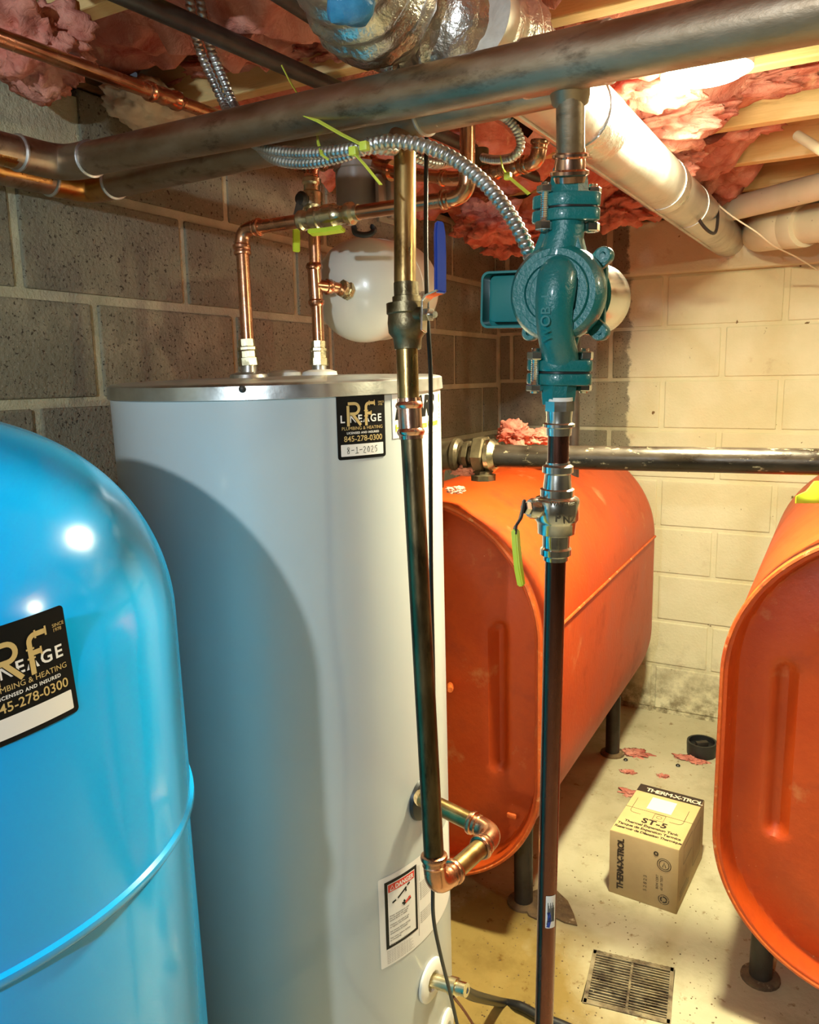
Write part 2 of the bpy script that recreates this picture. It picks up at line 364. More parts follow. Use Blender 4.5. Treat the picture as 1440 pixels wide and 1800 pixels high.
T = [((1110, 150, 1.55), (.10, .08, .05), 'bright orange-pink insulation clump left of the ceiling lamp'),
     ((1170, 215, 1.75), (.13, .10, .045), 'big pink insulation clump hanging over the metal duct'),
     ((1190, 285, 1.95), (.055, .05, .03), 'ragged pink insulation tuft touching the duct top'),
     ((1300, 150, 1.75), (.14, .07, .03), 'pale pink insulation clump right of the ceiling lamp'),
     ((1290, 215, 1.95), (.10, .08, .035), 'mauve insulation clump hanging at the end of the broad joist'),
     ((860, 395, 2.3), (.10, .08, .05), 'deep red insulation clump hanging behind the curved conduit'),
     ((905, 425, 2.5), (.09, .08, .04), 'deep red insulation clump low behind the green pump'),
     ((1090, 370, 2.6), (.10, .08, .05), 'dark red insulation clump right of the pump flange'),
     ((1130, 350, 2.7), (.10, .09, .05), 'dark red insulation clump under the metal duct'),
     ((60, 75, 1.15), (.06, .08, .05), 'dark red insulation clump at the upper left corner'),
     ((55, 120, 1.35), (.05, .07, .035), 'red insulation wad hanging over the upper left wall blocks'),
     ((620, 100, 1.5), (.16, .12, .04), 'red insulation clump left of the crinkled foil duct end'),
     ((440, 120, 1.6), (.18, .12, .045), 'red insulation clump right of the twin metal conduits'),
     ((1000, 40, 1.35), (.14, .10, .05), 'pink insulation clump above the large pipe at top centre'),
     ((880, 20, 1.5), (.12, .10, .05), 'dark pink insulation clump beside the top of the metal duct'),
     ((1200, 20, 1.3), (.10, .08, .03), 'pink insulation clump above the large pipe at top right')]
for i, (p, s, lab) in enumerate(T): tuft(P(*p), s, lab, i+1)
tuft(P(265, 190, 1.56), (.05, .11, .05), 'cream cloth-faced insulation wad stuffed under the thin copper tube', 31, None, 'cream', 'cloth_wad', 'wad', .25)

# ------------------------------------------------------------------ round ceiling lamp
LP = Vector((-.262, 1.60, 1.965))
lp = empty('ceiling_lamp', 'glowing round ceiling lamp behind the large pipe at top right', 'lamp', LP)
MB().add(*lathe([(0, .078), (.012, .078), (.03, .06), (.035, .03)], LP, (0, 0, 1))).build('lamp_base', M['white_plastic'], lp)
MB().add(*lathe([(0, .0), (.004, .03), (.012, .062), (.02, .074)], LP-Vector((0, 0, .02)), (0, 0, 1))).build('diffuser', M['lamp'], lp)
ll = bpy.data.lights.new('lamp_light', 'AREA'); ll.shape = 'DISK'; ll.size = .13; ll.energy = 52; ll.color = (1, .94, .60)
lo = bpy.data.objects.new('lamp_light', ll); COL.objects.link(lo); lo.location = LP-Vector((0, 0, .024))
l2 = point('lamp_side_light', LP-Vector((0, 0, .07)), 4.5, (1, .91, .62), .05)

# ------------------------------------------------------------------ plumbing helpers
def bead_prof(L, r, br=.12, ends=True, w=.006):     # press sleeve with a bulged bead at each end
    p = [(0, r*1.10)]
    def bead(c):
        return [(c-w*.8, r*1.12), (c-w*.5, r*1.24), (c, r*1.32), (c+w*.5, r*1.24), (c+w*.8, r*1.12)]
    p += bead(w*1.6)
    if ends: p += bead(L-w*1.6)
    p.append((L, r*1.10)); return p
def pipe(par, pts, r, mt, name='pipe', seg=24, label=None):
    return MB().add(*sweep(pts, r, seg)).build(name, mt, par, True, label)
def run(par, pts, r, mt, em=None, er=None, beads=True, bend=None, seg=22, solder=False):
    """straight pipes with real elbows between the given corner points"""
    pts = [Vector(p) for p in pts]; em = em or mt; bend = bend or r*2.2; sleeve = r*1.5
    st = pts[0]
    for i in range(1, len(pts)):
        d = (pts[i]-pts[i-1]).normalized()
        if i < len(pts)-1:
            d2 = (pts[i+1]-pts[i]).normalized(); e0 = pts[i]-d*bend; e1 = pts[i]+d2*bend
            pipe(par, [st, e0], r, mt, seg=seg)
            arc = [e0-d*sleeve, e0]
            for k in range(1, 12):
                t = k/12; arc.append(e0*(1-t)**2+pts[i]*2*t*(1-t)+e1*t*t)
            arc += [e1, e1+d2*sleeve]
            mb = MB().add(*sweep(arc, er or r*1.12, seg))
            if beads:
                w = r*.34
                for q, dd in ((e0-d*sleeve, d), (e1+d2*sleeve, -d2)):
                    mb.add(*lathe([(0, r*1.12), (w*.3, r*1.3), (w, r*1.36), (w*1.7, r*1.3), (w*2, r*1.12)], q, dd, seg))
                    mb.add(*lathe([(w*3, r*1.12), (w*3.3, r*1.2), (w*3.8, r*1.12)], q, dd, seg))
            mb.build('elbow', em, par)
            if solder:
                for q, dd in ((e0-d*sleeve, d), (e1+d2*sleeve, -d2)):
                    MB().add(*lathe([(-.002, r*1.01), (0, r*1.13), (.002, r*1.14), (.004, r*1.1)], q, dd, seg)).build('solder_joint', M['solder'], par)
            st = e1
        else: pipe(par, [st, pts[i]], r, mt, seg=seg)
def lat(par, name, prof, a, b_, mt, seg=28, label=None):   # profile with t in 0..1 between two points
    a = Vector(a); b_ = Vector(b_); L_ = (b_-a).length
    return MB().add(*lathe([(t*L_, r) for t, r in prof], a, b_-a, seg)).build(name, mt, par, True, label)
def tee(par, c, d, r, mt, L_=.05, bd=None, bL=.03, br=None):
    d = Vector(d).normalized(); c = Vector(c); mb = MB().add(*lathe(bead_prof(L_, r, w=r*.35), c-d*L_/2, d, 24))
    if bd is not None: mb.add(*lathe([(0, (br or r)*1.1), (bL*.6, (br or r)*1.1), (bL*.7, (br or r)*1.3), (bL*.85, (br or r)*1.3), (bL, (br or r)*1.1)], c, bd, 24))
    mb.build('tee', mt, par)
def hexnut(c, d, r, h, mt, par, name='nut'):
    V, Fc = lathe([(0, r*.9), (h*.12, r), (h*.88, r), (h, r*.9)], c, d, 6); return MB().add(V, Fc).build(name, mt, par, False)

# ------------------------------------------------------------------ large headers
HR = .026
h1a, h1b = P(130, 285, 1.36), P(1440, 15, .65); hd = (h1b-h1a).normalized()
def on1(x):                                        # point of header 1 above image column x
    f = (x-130)/1310; d = 1/(1/1.36+f*(1/.65-1/1.36)); return P(x, 285-270*f, d)
H1 = empty('supply_header_pipe', 'large tarnished copper header pipe, the upper and nearer of the two crossing the picture', 'pipe', h1a, 'large header pipes')
c1 = P(112, 289, 1.366)
run(H1, [Vector((c1.x-.0, .25, c1.z+.012)), c1, h1b+hd*1.9], HR, M['tarnish'], M['tarnish'], HR*1.1, False, .05, 32, True)
for x in (925, 1071): # white solder rings of the tee
    lat(H1, 'solder_joint', [(0, HR*1.02), (.3, HR*1.085), (.7, HR*1.085), (1, HR*1.03)], on1(x)-hd*.003, on1(x)+hd*.003, M['solder'], 32)
T1 = on1(1003)
lat(H1, 'tee', [(0, HR*1.07), (1, HR*1.07)], on1(927), on1(1070), M['tarnish'], 32)
h2a, h2b = P(165, 329, 1.50), P(850, 173, .94); h2d = (h2b-h2a).normalized()
def on2(x):
    f = (x-165)/685; d = 1/(1/1.5+f*(1/.94-1/1.5)); return P(x, 329-156*f, d)
H2 = empty('return_header_pipe', 'large brown copper header pipe, lower and farther than its pair', 'pipe', h2a, 'large header pipes')
c2 = P(158, 331, 1.505)
run(H2, [Vector((c2.x-.005, .25, c2.z+.006)), c2, on2(1012)], HR, M['tarnish'], M['tarnish_bright'], HR*1.1, False, .05, 32, True)
lat(H2, 'solder_joint', [(0, HR*1.02), (.3, HR*1.12), (.7, HR*1.12), (1, HR*1.03)], on2(748)-h2d*.003, on2(748)+h2d*.003, M['solder'], 32)
lat(H2, 'tee', [(0, HR*1.07), (1, HR*1.07)], on2(670), on2(748), M['tarnish'], 32)
for q, dd in ((H1, c1), (H2, c2)):
    q2 = Vector((dd.x, .25, dd.z)); 
    pipe(q, [Vector((dd.x-.0015, .26, dd.z+.009)), Vector((dd.x-.0005, dd.y-.10, dd.z+.0015))], HR*1.012, M['tarnish_bright'], 'bright_pipe', 32, 'bright orange copper length')

# ------------------------------------------------------------------ boiler supply drop with bronze valve (centre)
CS = empty('boiler_drop_pipe', 'tall dark copper pipe before the grey water heater, two press elbows at its foot', 'pipe', P(712, 240, 1.02))
R1 = .0142
a0 = on2(712); a1 = P(712, 500, 1.03); a2 = P(718, 615, 1.04); a3 = P(719, 703, 1.05); a4 = P(723, 768, 1.055); a5 = P(766, 1560, 1.115)
lat(CS, 'tee_outlet', [(0, .021), (.6, .021), (1, .019)], a0, a0.lerp(P(712, 262, 1.022), 1), M['tarnish'])
pipe(CS, [P(712, 255, 1.02), a1, P(718, 700, 1.048)], R1, M['gold_copper'])
lat(CS, 'press_coupling', [(t/.046*1.0, r) for t, r in bead_prof(.046, R1, w=.005)], P(719, 700, 1.05), P(723, 772, 1.055), M['press'])
c5 = P(872, 1466, 1.245); c6 = P(742, 1403, 1.335)
run(CS, [a4, a5, c5, c6], R1, M['dark_copper'], M['press'], None, True, .028)
for o in list(CS.children):
    pass
kids = [o for o in CS.children if o.name.startswith('pipe')]
for o in kids[-2:]: o.data.materials[0] = M['gold_copper']
for o in [o for o in CS.children if o.name.startswith('elbow')]: o.data.materials[0] = M['press'] if 0 else M['copper']
# bronze valve
V1 = empty('ball_valve', 'bronze ball valve with a blue handle on the centre pipe', 'valve', P(716, 550, 1.03), 'ball valves')
lat(V1, 'valve_body', [(0, .0162), (.2, .0162), (.21, .0185), (.30, .0185), (.31, .0265), (.46, .0265), (.48, .0245), (.60, .0255), (.75, .0245), (.83, .019), (1, .0175)], P(714, 497, 1.03), P(717, 614, 1.04), M['bronze'], 32)
pv = P(716, 553, 1.03)
lat(V1, 'valve_stem', [(0, .014), (.5, .013), (.52, .010), (1, .010)], pv, P(746, 553, 1.01), M['bronze'])
sd = (P(760, 553, 1.0)-P(740, 553, 1.015)).normalized()
hexnut(P(751, 553, 1.005), sd, .0085, .008, M['steel'], V1); lat(V1, 'bolt_end', [(0, .0042), (1, .0042)], P(757, 553, 1.002), P(765, 553, .995), M['steel'], 14)
hz = [P(745, 583, 1.0), P(746, 530, 1.0), P(755, 520, .995), P(775, 512, .985)]
def strip(pts, wv, th, name, mt, par, label=None):      # flat bar following points, width along wv
    V = []; Fc = []; wv = Vector(wv).normalized(); n = len(pts)
    for i, p in enumerate(pts):
        t = (pts[min(i+1, n-1)]-pts[max(i-1, 0)]).normalized(); w1 = (wv-t*wv.dot(t)).normalized(); nn = t.cross(w1)
        W = th[0] if not isinstance(th[0], list) else th[0][i]
        V += [p+w1*W+nn*th[1], p-w1*W+nn*th[1], p-w1*W-nn*th[1], p+w1*W-nn*th[1]]
    for i in range(n-1):
        for k in range(4): k2 = (k+1) % 4; Fc.append((i*4+k, i*4+k2, i*4+4+k2, i*4+4+k))
    Fc += [(3, 2, 1, 0), tuple(4*(n-1)+k for k in range(4))]
    bm = bmesh.new(); vs = [bm.verts.new(v) for v in V]; [bm.faces.new([vs[i] for i in f]) for f in Fc]
    bmesh.ops.recalc_face_normals(bm, faces=bm.faces[:]); bmesh.ops.bevel(bm, geom=bm.edges[:], offset=min(th[1]*.6, .0015), segments=2, affect='EDGES')
    bm.verts.index_update(); V = [v.co.copy() for v in bm.verts]; Fc = [tuple(v.index for v in f.verts) for f in bm.faces]; bm.free()
    return mesh(name, V, Fc, mt, par, True, label)
strip(hz, cr*.4+cf, (.009, .0012), 'lever', M['steel'], V1)
gp = strip([P(774, 515, .985), P(774, 450, .985), P(773, 410, .985), P(772, 390, .985)], cr+cf*.5, ([.0075, .0075, .0072, .005], .0035), 'handle_grip', M['bluegrip'], V1, 'blue vinyl grip')

# ------------------------------------------------------------------ text and print helpers
def text_geo(s, size, bold=0, spacing=1.0, align='LEFT', shear=0):
    c = bpy.data.curves.new('t', 'FONT'); c.body = s; c.size = size; c.offset = bold; c.space_character = spacing; c.align_x = align; c.shear = shear; c.resolution_u = 3
    o = bpy.data.objects.new('t', c); COL.objects.link(o); dg = bpy.context.evaluated_depsgraph_get(); me = o.evaluated_get(dg).to_mesh()
    V = [v.co.copy() for v in me.vertices]; Fc = [tuple(p.vertices) for p in me.polygons]
    o.evaluated_get(dg).to_mesh_clear(); bpy.data.objects.remove(o); bpy.data.curves.remove(c); return V, Fc
def txt(par, items, mp, mt, name='lettering', lift=0):      # items: (string, x, y, size, bold, spacing, align)
    mb = MB()
    for it in items:
        s, x, y, size = it[:4]; bold = it[4] if len(it) > 4 else 0; sp = it[5] if len(it) > 5 else 1; al = it[6] if len(it) > 6 else 'LEFT'; sh = it[7] if len(it) > 7 else 0
        V, Fc = text_geo(s, size, bold, sp, al, sh); mb.add([mp(v.x+x, v.y+y, lift) for v in V], Fc)
    return mb.build(name, mt, par, False)
def strokes(par, lines, wd, mp, mt, name, lift):
    mb = MB()
    for l in lines:
        l = [Vector((a, b_, 0)) for a, b_ in l]; V = []; Fc = []
        for i, p in enumerate(l):
            t = (l[min(i+1, len(l)-1)]-l[max(i-1, 0)]).normalized(); n = Vector((-t.y, t.x, 0))*wd/2
            V += [mp(p.x+n.x, p.y+n.y, lift), mp(p.x-n.x, p.y-n.y, lift)]
        for i in range(len(l)-1): Fc.append((2*i, 2*i+1, 2*i+3, 2*i+2))
        mb.add(V, Fc)
    return mb.build(name, mt, par, False)
def patch(mp, w_, h_, lift, r=.004, nx=24):      # rounded rectangle sheet bent by mp
    V = []; Fc = []; xs = sorted(set([-w_/2, w_/2]+[-w_/2+r*(1-math.cos(PI/2*k/4)) for k in range(5)]+[w_/2-r*(1-math.cos(PI/2*k/4)) for k in range(5)]+[-w_/2+w_*k/nx for k in range(1, nx)]))
    xs = [x for i, x in enumerate(xs) if i == 0 or x-xs[i-1] > 1e-5]
    for x in xs:
        e = max(0, abs(x)-(w_/2-r)); c = r-math.sqrt(max(r*r-e*e, 0))
        for k in range(9): y = (-h_/2+c)+(h_-2*c)*k/8; V.append(mp(x, y, lift))
    for i in range(len(xs)-1):
        for k in range(8): q = i*9+k; Fc.append((q, q+9, q+10, q+1))
    return V, Fc
def cyl_map(c, R, a0, z0, rot=0):
    cs, sn = math.cos(rot), math.sin(rot)
    def f(x, y, l=0):
        s = x*cs-y*sn; t = x*sn+y*cs; a = a0+s/R
        return Vector((c[0]+(R+.0006+l)*math.cos(a), c[1]+(R+.0006+l)*math.sin(a), z0+t))
    return f
def plane_map(o, ux, uy, n):
    o = Vector(o); ux = Vector(ux); uy = Vector(uy); n = Vector(n)
    return lambda x, y, l=0: o+ux*x+uy*y+n*(.0006+l)
def cyl_hit(px, py, c, R):
    d = (P(px, py, 1)-CAM); ox, oy = CAM.x-c[0], CAM.y-c[1]
    A = d.x**2+d.y**2; B = 2*(ox*d.x+oy*d.y); C_ = ox*ox+oy*oy-R*R; D = B*B-4*A*C_
    t = (-B-math.sqrt(max(D, 0)))/(2*A); p = CAM+d*t; return math.atan2(p.y-c[1], p.x-c[0]), p.z
def digits(s, x, y, h):       # quick felt-pen digits as strokes
    G = {'8': [[(.5, .55), (.2, .75), (.35, 1), (.65, .95), (.55, .65), (.2, .3), (.3, 0), (.6, .05), (.6, .35), (.4, .6)]], '-': [[(.1, .5), (.8, .55)]],
         '1': [[(.3, .85), (.5, 1), (.5, 0)], [(.1, 0), (.9, .05)]], '2': [[(.1, .85), (.45, 1), (.6, .75), (.3, .3), (.1, .05), (.7, .0)]],
         '0': [[(.4, 1), (.15, .6), (.25, .1), (.55, .1), (.65, .6), (.4, 1)]], '5': [[(.7, 1), (.25, .95), (.2, .6), (.55, .6), (.6, .2), (.2, 0)]]}
    out = []
    for ch in s:
        for l in G[ch]: out.append([(x+a*h*.75, y+b_*h) for a, b_ in l])
        x += h*.72
    return out
def arc(cx, cy, r, a0, a1, n=10): return [(cx+r*math.cos(math.radians(a0+(a1-a0)*k/n)), cy+r*math.sin(math.radians(a0+(a1-a0)*k/n))) for k in range(n+1)]
def service_sticker(par, mp, dated, lab):
    """black service sticker 83 x 98 mm (unit: m)"""
    st = mesh('service_sticker', *patch(mp, .083, .098, 0, .004), M['ink'], par, False, lab)
    txt(st, [('LINEAGE', -.0365, .0055, .0155, .0003, 1.22)], mp, M['white'], 'lettering', .0003)
    g = []
    g += [[(-.0235, .0), (-.0235, .030)], [(-.0235, .033)]+[(-.015, .033)]+arc(-.013, .0255, .0075, 90, -90)+[(-.0205, .018)], [(-.0165, .018), (-.003, .001)]]
    g += [[(.0065, .0), (.0065, .028)]+arc(.0125, .027, .006, 180, 90)+[(.022, .033)], [(.0065, .018), (.0155, .018)]]
    strokes(st, g, .0062, mp, M['ink'], 'pipe_monogram_outline', .0004); strokes(st, g, .0044, mp, M['gold'], 'pipe_monogram', .0006)
    fl = [[(.0218, .029), (.0218, .037)], [(.0155, .0145), (.0155, .0215)], [(.003, .014), (.010, .014)], [(.003, .022), (.010, .022)], [(.0125, .0295), (.0125, .0365)]]
    strokes(st, fl, .0016, mp, M['gold'], 'pipe_monogram_flange', .0007)
    txt(st, [('SINCE', .0285, .0325, .0042, 0, 1), ('1978', .0285, .0285, .0042, 0, 1), ('PLUMBING & HEATING', -.0345, -.0055, .0069, 0, 1.0), ('845-278-0300', -.0315, -.0225, .0118, .0001, 1.0)], mp, M['gold'], 'gold_lettering', .0003)
    txt(st, [('LICENSED AND INSURED', -.0265, -.0115, .0044, .00012, 1.15)], mp, M['white'], 'small_lettering', .0003)
    def mp2(x, y, l=0): return mp(x, y-.0355, l)
    mesh('date_strip', *patch(mp2, .073, .0175, .0003, .001), M['white'], st, False)
    if dated: strokes(st, digits('8-1-2025', -.028, -.0405, .0095), .0009, mp, M['ink'], 'handwritten_date', .0006)

# ------------------------------------------------------------------ blue pressure tank
BC, BR = (-.878, .420), .305
bt = empty('pressure_tank', 'glossy bright blue well pressure tank with a black service sticker, left foreground', 'tank', (BC[0], BC[1], 0))
SEAM = .985
prof = [(.03, .20), (.06, .27), (.10, BR-.004), (SEAM, BR-.004)]
MB().add(*lathe(prof, (*BC, 0), (0, 0, 1), 128)).build('lower_shell', M['blue'], bt)
pr = [(SEAM, BR)]
ZS, ZT = 1.205, 1.447
for k in range(0, 41):
    a = PI/2*k/40; pr.append((ZS+(ZT-ZS)*math.sin(a)**1.0, BR*max(math.cos(a), 0)**.82 if k < 40 else 0))
MB().add(*lathe(pr, (*BC, 0), (0, 0, 1), 128)).build('upper_shell', M['blue'], bt)
MB().add(*lathe([(SEAM-.009, BR-.004), (SEAM-.007, BR+.001), (SEAM-.002, BR+.004), (SEAM+.003, BR+.0035), (SEAM+.006, BR)], (*BC, 0), (0, 0, 1), 128)).build('weld_bead', M['blue'], bt)
MB().add(*lathe([(0, .24), (.06, .23)], (*BC, 0), (0, 0, 1), 64)).build('base_ring', M['black'], bt)
aa, zz = cyl_hit(46, 1190, BC, BR)
service_sticker(bt, cyl_map(BC, BR, aa-.0, zz, math.radians(3)), False, 'black service sticker, date strip blank')

# ------------------------------------------------------------------ grey water heater
WC, WR = (-.885, 1.137), .283
wh = empty('water_heater', 'tall pale grey cylindrical water heater standing in the centre', 'water heater', (*WC, 0))
ZH = 1.452
MB().add(*lathe([(.02, WR-.01), (.03, WR), (ZH-.02, WR)], (*WC, 0), (0, 0, 1), 128)).build('jacket', M['heater'], wh)
MB().add(*lathe([(ZH-.022, WR+.003), (ZH-.021, WR+.0045), (ZH-.002, WR+.003), (ZH, WR), (ZH+.002, WR-.01), (ZH-.001, WR-.03), (ZH+.004, WR-.08), (ZH+.006, .0)], (*WC, 0), (0, 0, 1), 128)).build('top_lid', M['galv'], wh)
MB().add(*lathe([(0, WR-.02), (.03, WR-.015)], (*WC, 0), (0, 0, 1), 64)).build('base', M['black'], wh)
for px, d in ((437, 1.40), (562, 1.50), (500, 1.56)):
    q = P(px, 655, d); MB().add(*lathe([(0, .034), (.008, .032), (.012, .02), (.013, 0)], (q.x, q.y, ZH+.003), (0, 0, 1), 36)).build('port_collar', M['white_plastic'] if px > 450 else M['galv'], wh)
a_, z_ = cyl_hit(426, 684, WC, WR+.004)
sp = Vector((WC[0]+(WR+.004)*math.cos(a_), WC[1]+(WR+.004)*math.sin(a_), z_)); nn = Vector((math.cos(a_), math.sin(a_), 0))
MB().add(*lathe([(0, .0055), (.002, .005), (.0035, .002), (.0037, 0)], sp, nn, 16)).build('screw', M['darkiron'], wh)
aa, zz = cyl_hit(637, 748, WC, WR)
service_sticker(wh, cyl_map(WC, WR, aa, zz, math.radians(-.5)), True, 'black service sticker with a handwritten date')
aa, zz = cyl_hit(689, 722, WC, WR); mp = cyl_map(WC, WR, aa+.09/WR, zz-.006, 0)
ls = mesh('maker_sticker', *patch(mp, .18, .074, 0, .001), M['white'], wh, False, 'white maker sticker with slanted black lettering')
txt(ls, [('LAARS', -.084, -.006, .043, .0026, .92, 'LEFT', .25)], mp, M['ink'], 'lettering', .0003)
txt(ls, [('Heating Systems Company', -.084, -.026, .0140, .0006, .95)], mp, M['green'], 'green_lettering', .0003)
strokes(ls, [arc(.074, .014+.0, .004, 0, 360, 16)]+[arc(.074, .008-.006*k, .007, 200, 340, 8) for k in range(4)], .0022, mp, M['green'], 'green_swirl', .0003)
mesh('green_dot', *patch(lambda x, y, l=0: mp(x+.074, y+.017, l), .012, .016, .0003, .0058), M['green'], ls, False)
# danger label
aa, zz = cyl_hit(706, 1606, WC, WR); mp0 = cyl_map(WC, WR, aa, zz, 0); mp = lambda x, y, l=0: mp0(x, y*1.13, l)
dl = mesh('danger_label', *patch(lambda x, y, l=0: mp(x+.0705, y, l), .235, .150, 0, .003, 40), M['white'], wh, False, 'white danger label framed in black')
mesh('black_frame', *patch(lambda x, y, l=0: mp(x+.002, y+.010, l), .074, .112, .0003, .0005), M['ink'], dl, False)
mesh('white_panel', *patch(lambda x, y, l=0: mp(x+.002, y+.010, l), .062, .102, .0005, .0003), M['white'], dl, False)
mesh('red_band', *patch(lambda x, y, l=0: mp(x+.002, y+.0535, l), .060, .0125, .0007, .0003), M['red'], dl, False)
txt(dl, [('DANGER', -.013, .0495, .0105, .0003, 1.0)], mp, M['white'], 'lettering', .0009)
strokes(dl, [[(-.024, .0495), (-.0195, .057), (-.015, .0495), (-.024, .0495)]], .0014, mp, M['white'], 'warning_triangle', .0009)
strokes(dl, [[(-.02, .028), (-.012, .030)], [(-.008, .031), (.012, .041)], [(.014, .043), (.020, .045)], [(.0095, .042), (.011, .034)], [(.004, .014), (.012, .017), (.022, .0185)], [(.005, .022), (.008, .018)], [(.001, .018), (.007, .017)], [(.018, .022), (.015, .018)]], .0032, mp, M['ink'], 'tap_and_hand_drawing', .0009)
strokes(dl, [[(.009, .016), (.021, .0215)]], .004, mp, M['red'], 'scald_mark', .001)
rows = ['Water temperature over', 'the set point can cause', 'severe burns or death', '', 'Children and elderly are', 'at highest risk of scalds', '', 'See manual before setting', 'temperature at heater', '', 'Feel water before bathing', 'or showering', '', 'Mixing valves available']
txt(dl, [(s, -.0265, .006-.0037*k, .0038, .0001, 1.12) for k, s in enumerate(rows)], mp, M['greytext'], 'fine_print', .0008)
txt(dl, [('These are the rated values for the vessel as built and'[:38+(k*5) % 9], -.034, -.0515-.0028*k, .0030, 0, 1.1) for k in range(8)], mp, M['greytext'], 'small_print', .0003)
txt(dl, [('High temperature and pressure'[:26+(k*7) % 4], .046, .028-.0035*k-(.02 if k > 8 else 0), .0034, 0, 1.0) for k in range(15)], mp, M['greytext'], 'side_print', .0003)
strokes(dl, [[(.042, .062), (.042, -.06)], [(.046, .06), (.046, .034)], [(.046, .06), (.15, .06)]], .0007, mp, M['greytext'], 'ruled_line', .0003)
# drain ports: white escutcheons on the jacket
for px, py, k in ((757, 1722, 0), (782, 1812, 1)):
    a_, z_ = cyl_hit(px, py, WC, WR); nn = Vector((math.cos(a_), math.sin(a_), 0)); sp = Vector((WC[0]+WR*math.cos(a_), WC[1]+WR*math.sin(a_), z_))
    MB().add(*lathe([(0, .040), (.004, .039), (.007, .034), (.007, .019), (.001, .018), (.001, 0)], sp, nn, 40)).build('escutcheon', M['white_plastic'], wh)
    if k == 0: DP, DN = sp, nn
a_, z_ = cyl_hit(742, 1403, WC, WR); nn = Vector((math.cos(a_), math.sin(a_), 0)); sp = Vector((WC[0]+WR*math.cos(a_), WC[1]+WR*math.sin(a_), z_))
MB().add(*lathe([(0, .038), (.006, .036), (.010, .028), (.010, 0)], sp, nn, 40)).build('port_gasket', M['black'], wh, True, 'black rubber ring at the return port')
pipe(CS, [c6, sp+nn*.002], R1, M['gold_copper'])
def fpt(x, y): d = P(x, y, 1)-CAM; return CAM+d*((.012-CZ)/d.z)
# drain nipple + hose
DR = empty('drain_fitting', 'short brass drain nipple poking out of the white ring at the heater foot', 'fitting', DP)
e1 = P(800, 1742, (P(0, 0, 1)-CAM).dot(cf)*0+1.50) if 0 else DP+(P(845, 1748, 1.40)-DP).normalized()*.075
lat(DR, 'nipple', [(0, .013), (.55, .013), (.56, .016), (.75, .016), (.76, .012), (1, .012)], DP, e1, M['brass'], 20)
hs = smooth_path([e1-(e1-DP).normalized()*.008, P(835, 1751, 1.58), fpt(880, 1762), fpt(915, 1769), fpt(950, 1787), fpt(1010, 1812), fpt(1060, 1850)], 10)
tag(MB().add(*sweep(hs, .0105, 14)).build('garden_hose', M['black']), 'black hose running over the wet floor from the heater drain', 'hose')

# ------------------------------------------------------------------ pipes on the heater top
R7 = .0112
HW = empty('hot_water_pipe', 'copper pipe rising from the left heater port and turning right across the wall', 'pipe', P(437, 655, 1.40))
w0 = P(438, 640, 1.40); w1 = P(424, 404, 1.375); w2 = P(822, 345, 1.17); w3 = P(822, 190, 1.14)
run(HW, [w0, w1, w2, w3], R7, M['copper'], M['copper'], None, True, .026)
lat(HW, 'nipple', [(0, .0135), (1, .0135)], P(438, 668, 1.40), P(438, 636, 1.40), M['galv'], 20)
lat(HW, 'adapter', [(0, .0145), (.02, .018), (.3, .018), (.32, .0155), (.55, .0155), (.6, .0175), (.7, .0175), (.74, .0145), (1, .0145)], P(438, 644, 1.40), P(433, 597, 1.395), M['brass'], 8)
lat(HW, 'elbow_cuff', [(0, .0125), (.2, .0155), (.5, .0155), (.7, .0125), (1, .0125)], P(425, 440, 1.378), P(425, 425, 1.377), M['copper'], 24)
V2 = empty('inline_valve', 'pale brass press valve lying on the hot copper pipe above the heater', 'valve', P(590, 385, 1.28), 'ball valves')
va, vb = w1.lerp(w2, .285), w1.lerp(w2, .56)
lat(V2, 'valve_body', [(0, .0125), (.04, .0165), (.09, .0165), (.12, .0135), (.2, .0135), (.24, .018), (.36, .0185), (.38, .0165), (.44, .0165), (.46, .0195), (.62, .0195), (.64, .017), (.72, .014), (.78, .014), (.82, .0175), (.9, .0175), (.94, .0125), (1, .0125)], va, vb, M['brass'], 28)
strip([P(545, 409, 1.27), P(570, 407, 1.26), P(604, 402, 1.25)], cf, (.009, .0035), 'handle_grip', M['lime'], V2, 'lime green grip below the valve')
CW = empty('cold_water_pipe', 'copper pipe rising from the right heater port with a tee towards the small tank', 'pipe', P(562, 655, 1.5))
pipe(CW, [P(562, 640, 1.5), P(549, 330, 1.46)], R7, M['copper'])
lat(CW, 'nipple', [(0, .0135), (1, .0135)], P(562, 662, 1.50), P(561, 632, 1.50), M['galv'], 20)
lat(CW, 'adapter', [(0, .0145), (.02, .018), (.3, .018), (.32, .0155), (.55, .0155), (.6, .0175), (.7, .0175), (.74, .0145), (1, .0145)], P(561, 643, 1.50), P(560, 600, 1.495), M['brass'], 8)
tb = (P(625, 512, 1.52)-P(555, 500, 1.475)).normalized()
lat(CW, 'tee', [(0, .0125), (.06, .0155), (.12, .0155), (.16, .013), (.84, .013), (.88, .0155), (.94, .0155), (1, .0125)], P(557, 538, 1.485), P(552, 462, 1.47), M['copper'], 24)
lat(CW, 'tee_branch', [(0, .012), (.6, .012), (.65, .0145), (.9, .0145), (1, .012)], P(555, 502, 1.476), P(584, 505, 1.495), M['copper'], 24)
lat(CW, 'branch_pipe', [(0, .0105), (1, .0105)], P(580, 504, 1.49), P(604, 508, 1.505), M['copper'], 24)
V3 = empty('upright_valve', 'brass valve with a lime green handle hanging against the wall, above the heater', 'valve', P(547, 350, 1.46), 'ball valves')
lat(V3, 'valve_body', [(0, .0125), (.05, .0165), (.15, .0165), (.2, .0135), (.28, .02), (.6, .02), (.66, .0145), (.8, .0145), (.85, .0175), (.95, .0175), (1, .0125)], P(548, 382, 1.463), P(548, 312, 1.456), M['brass'], 28)
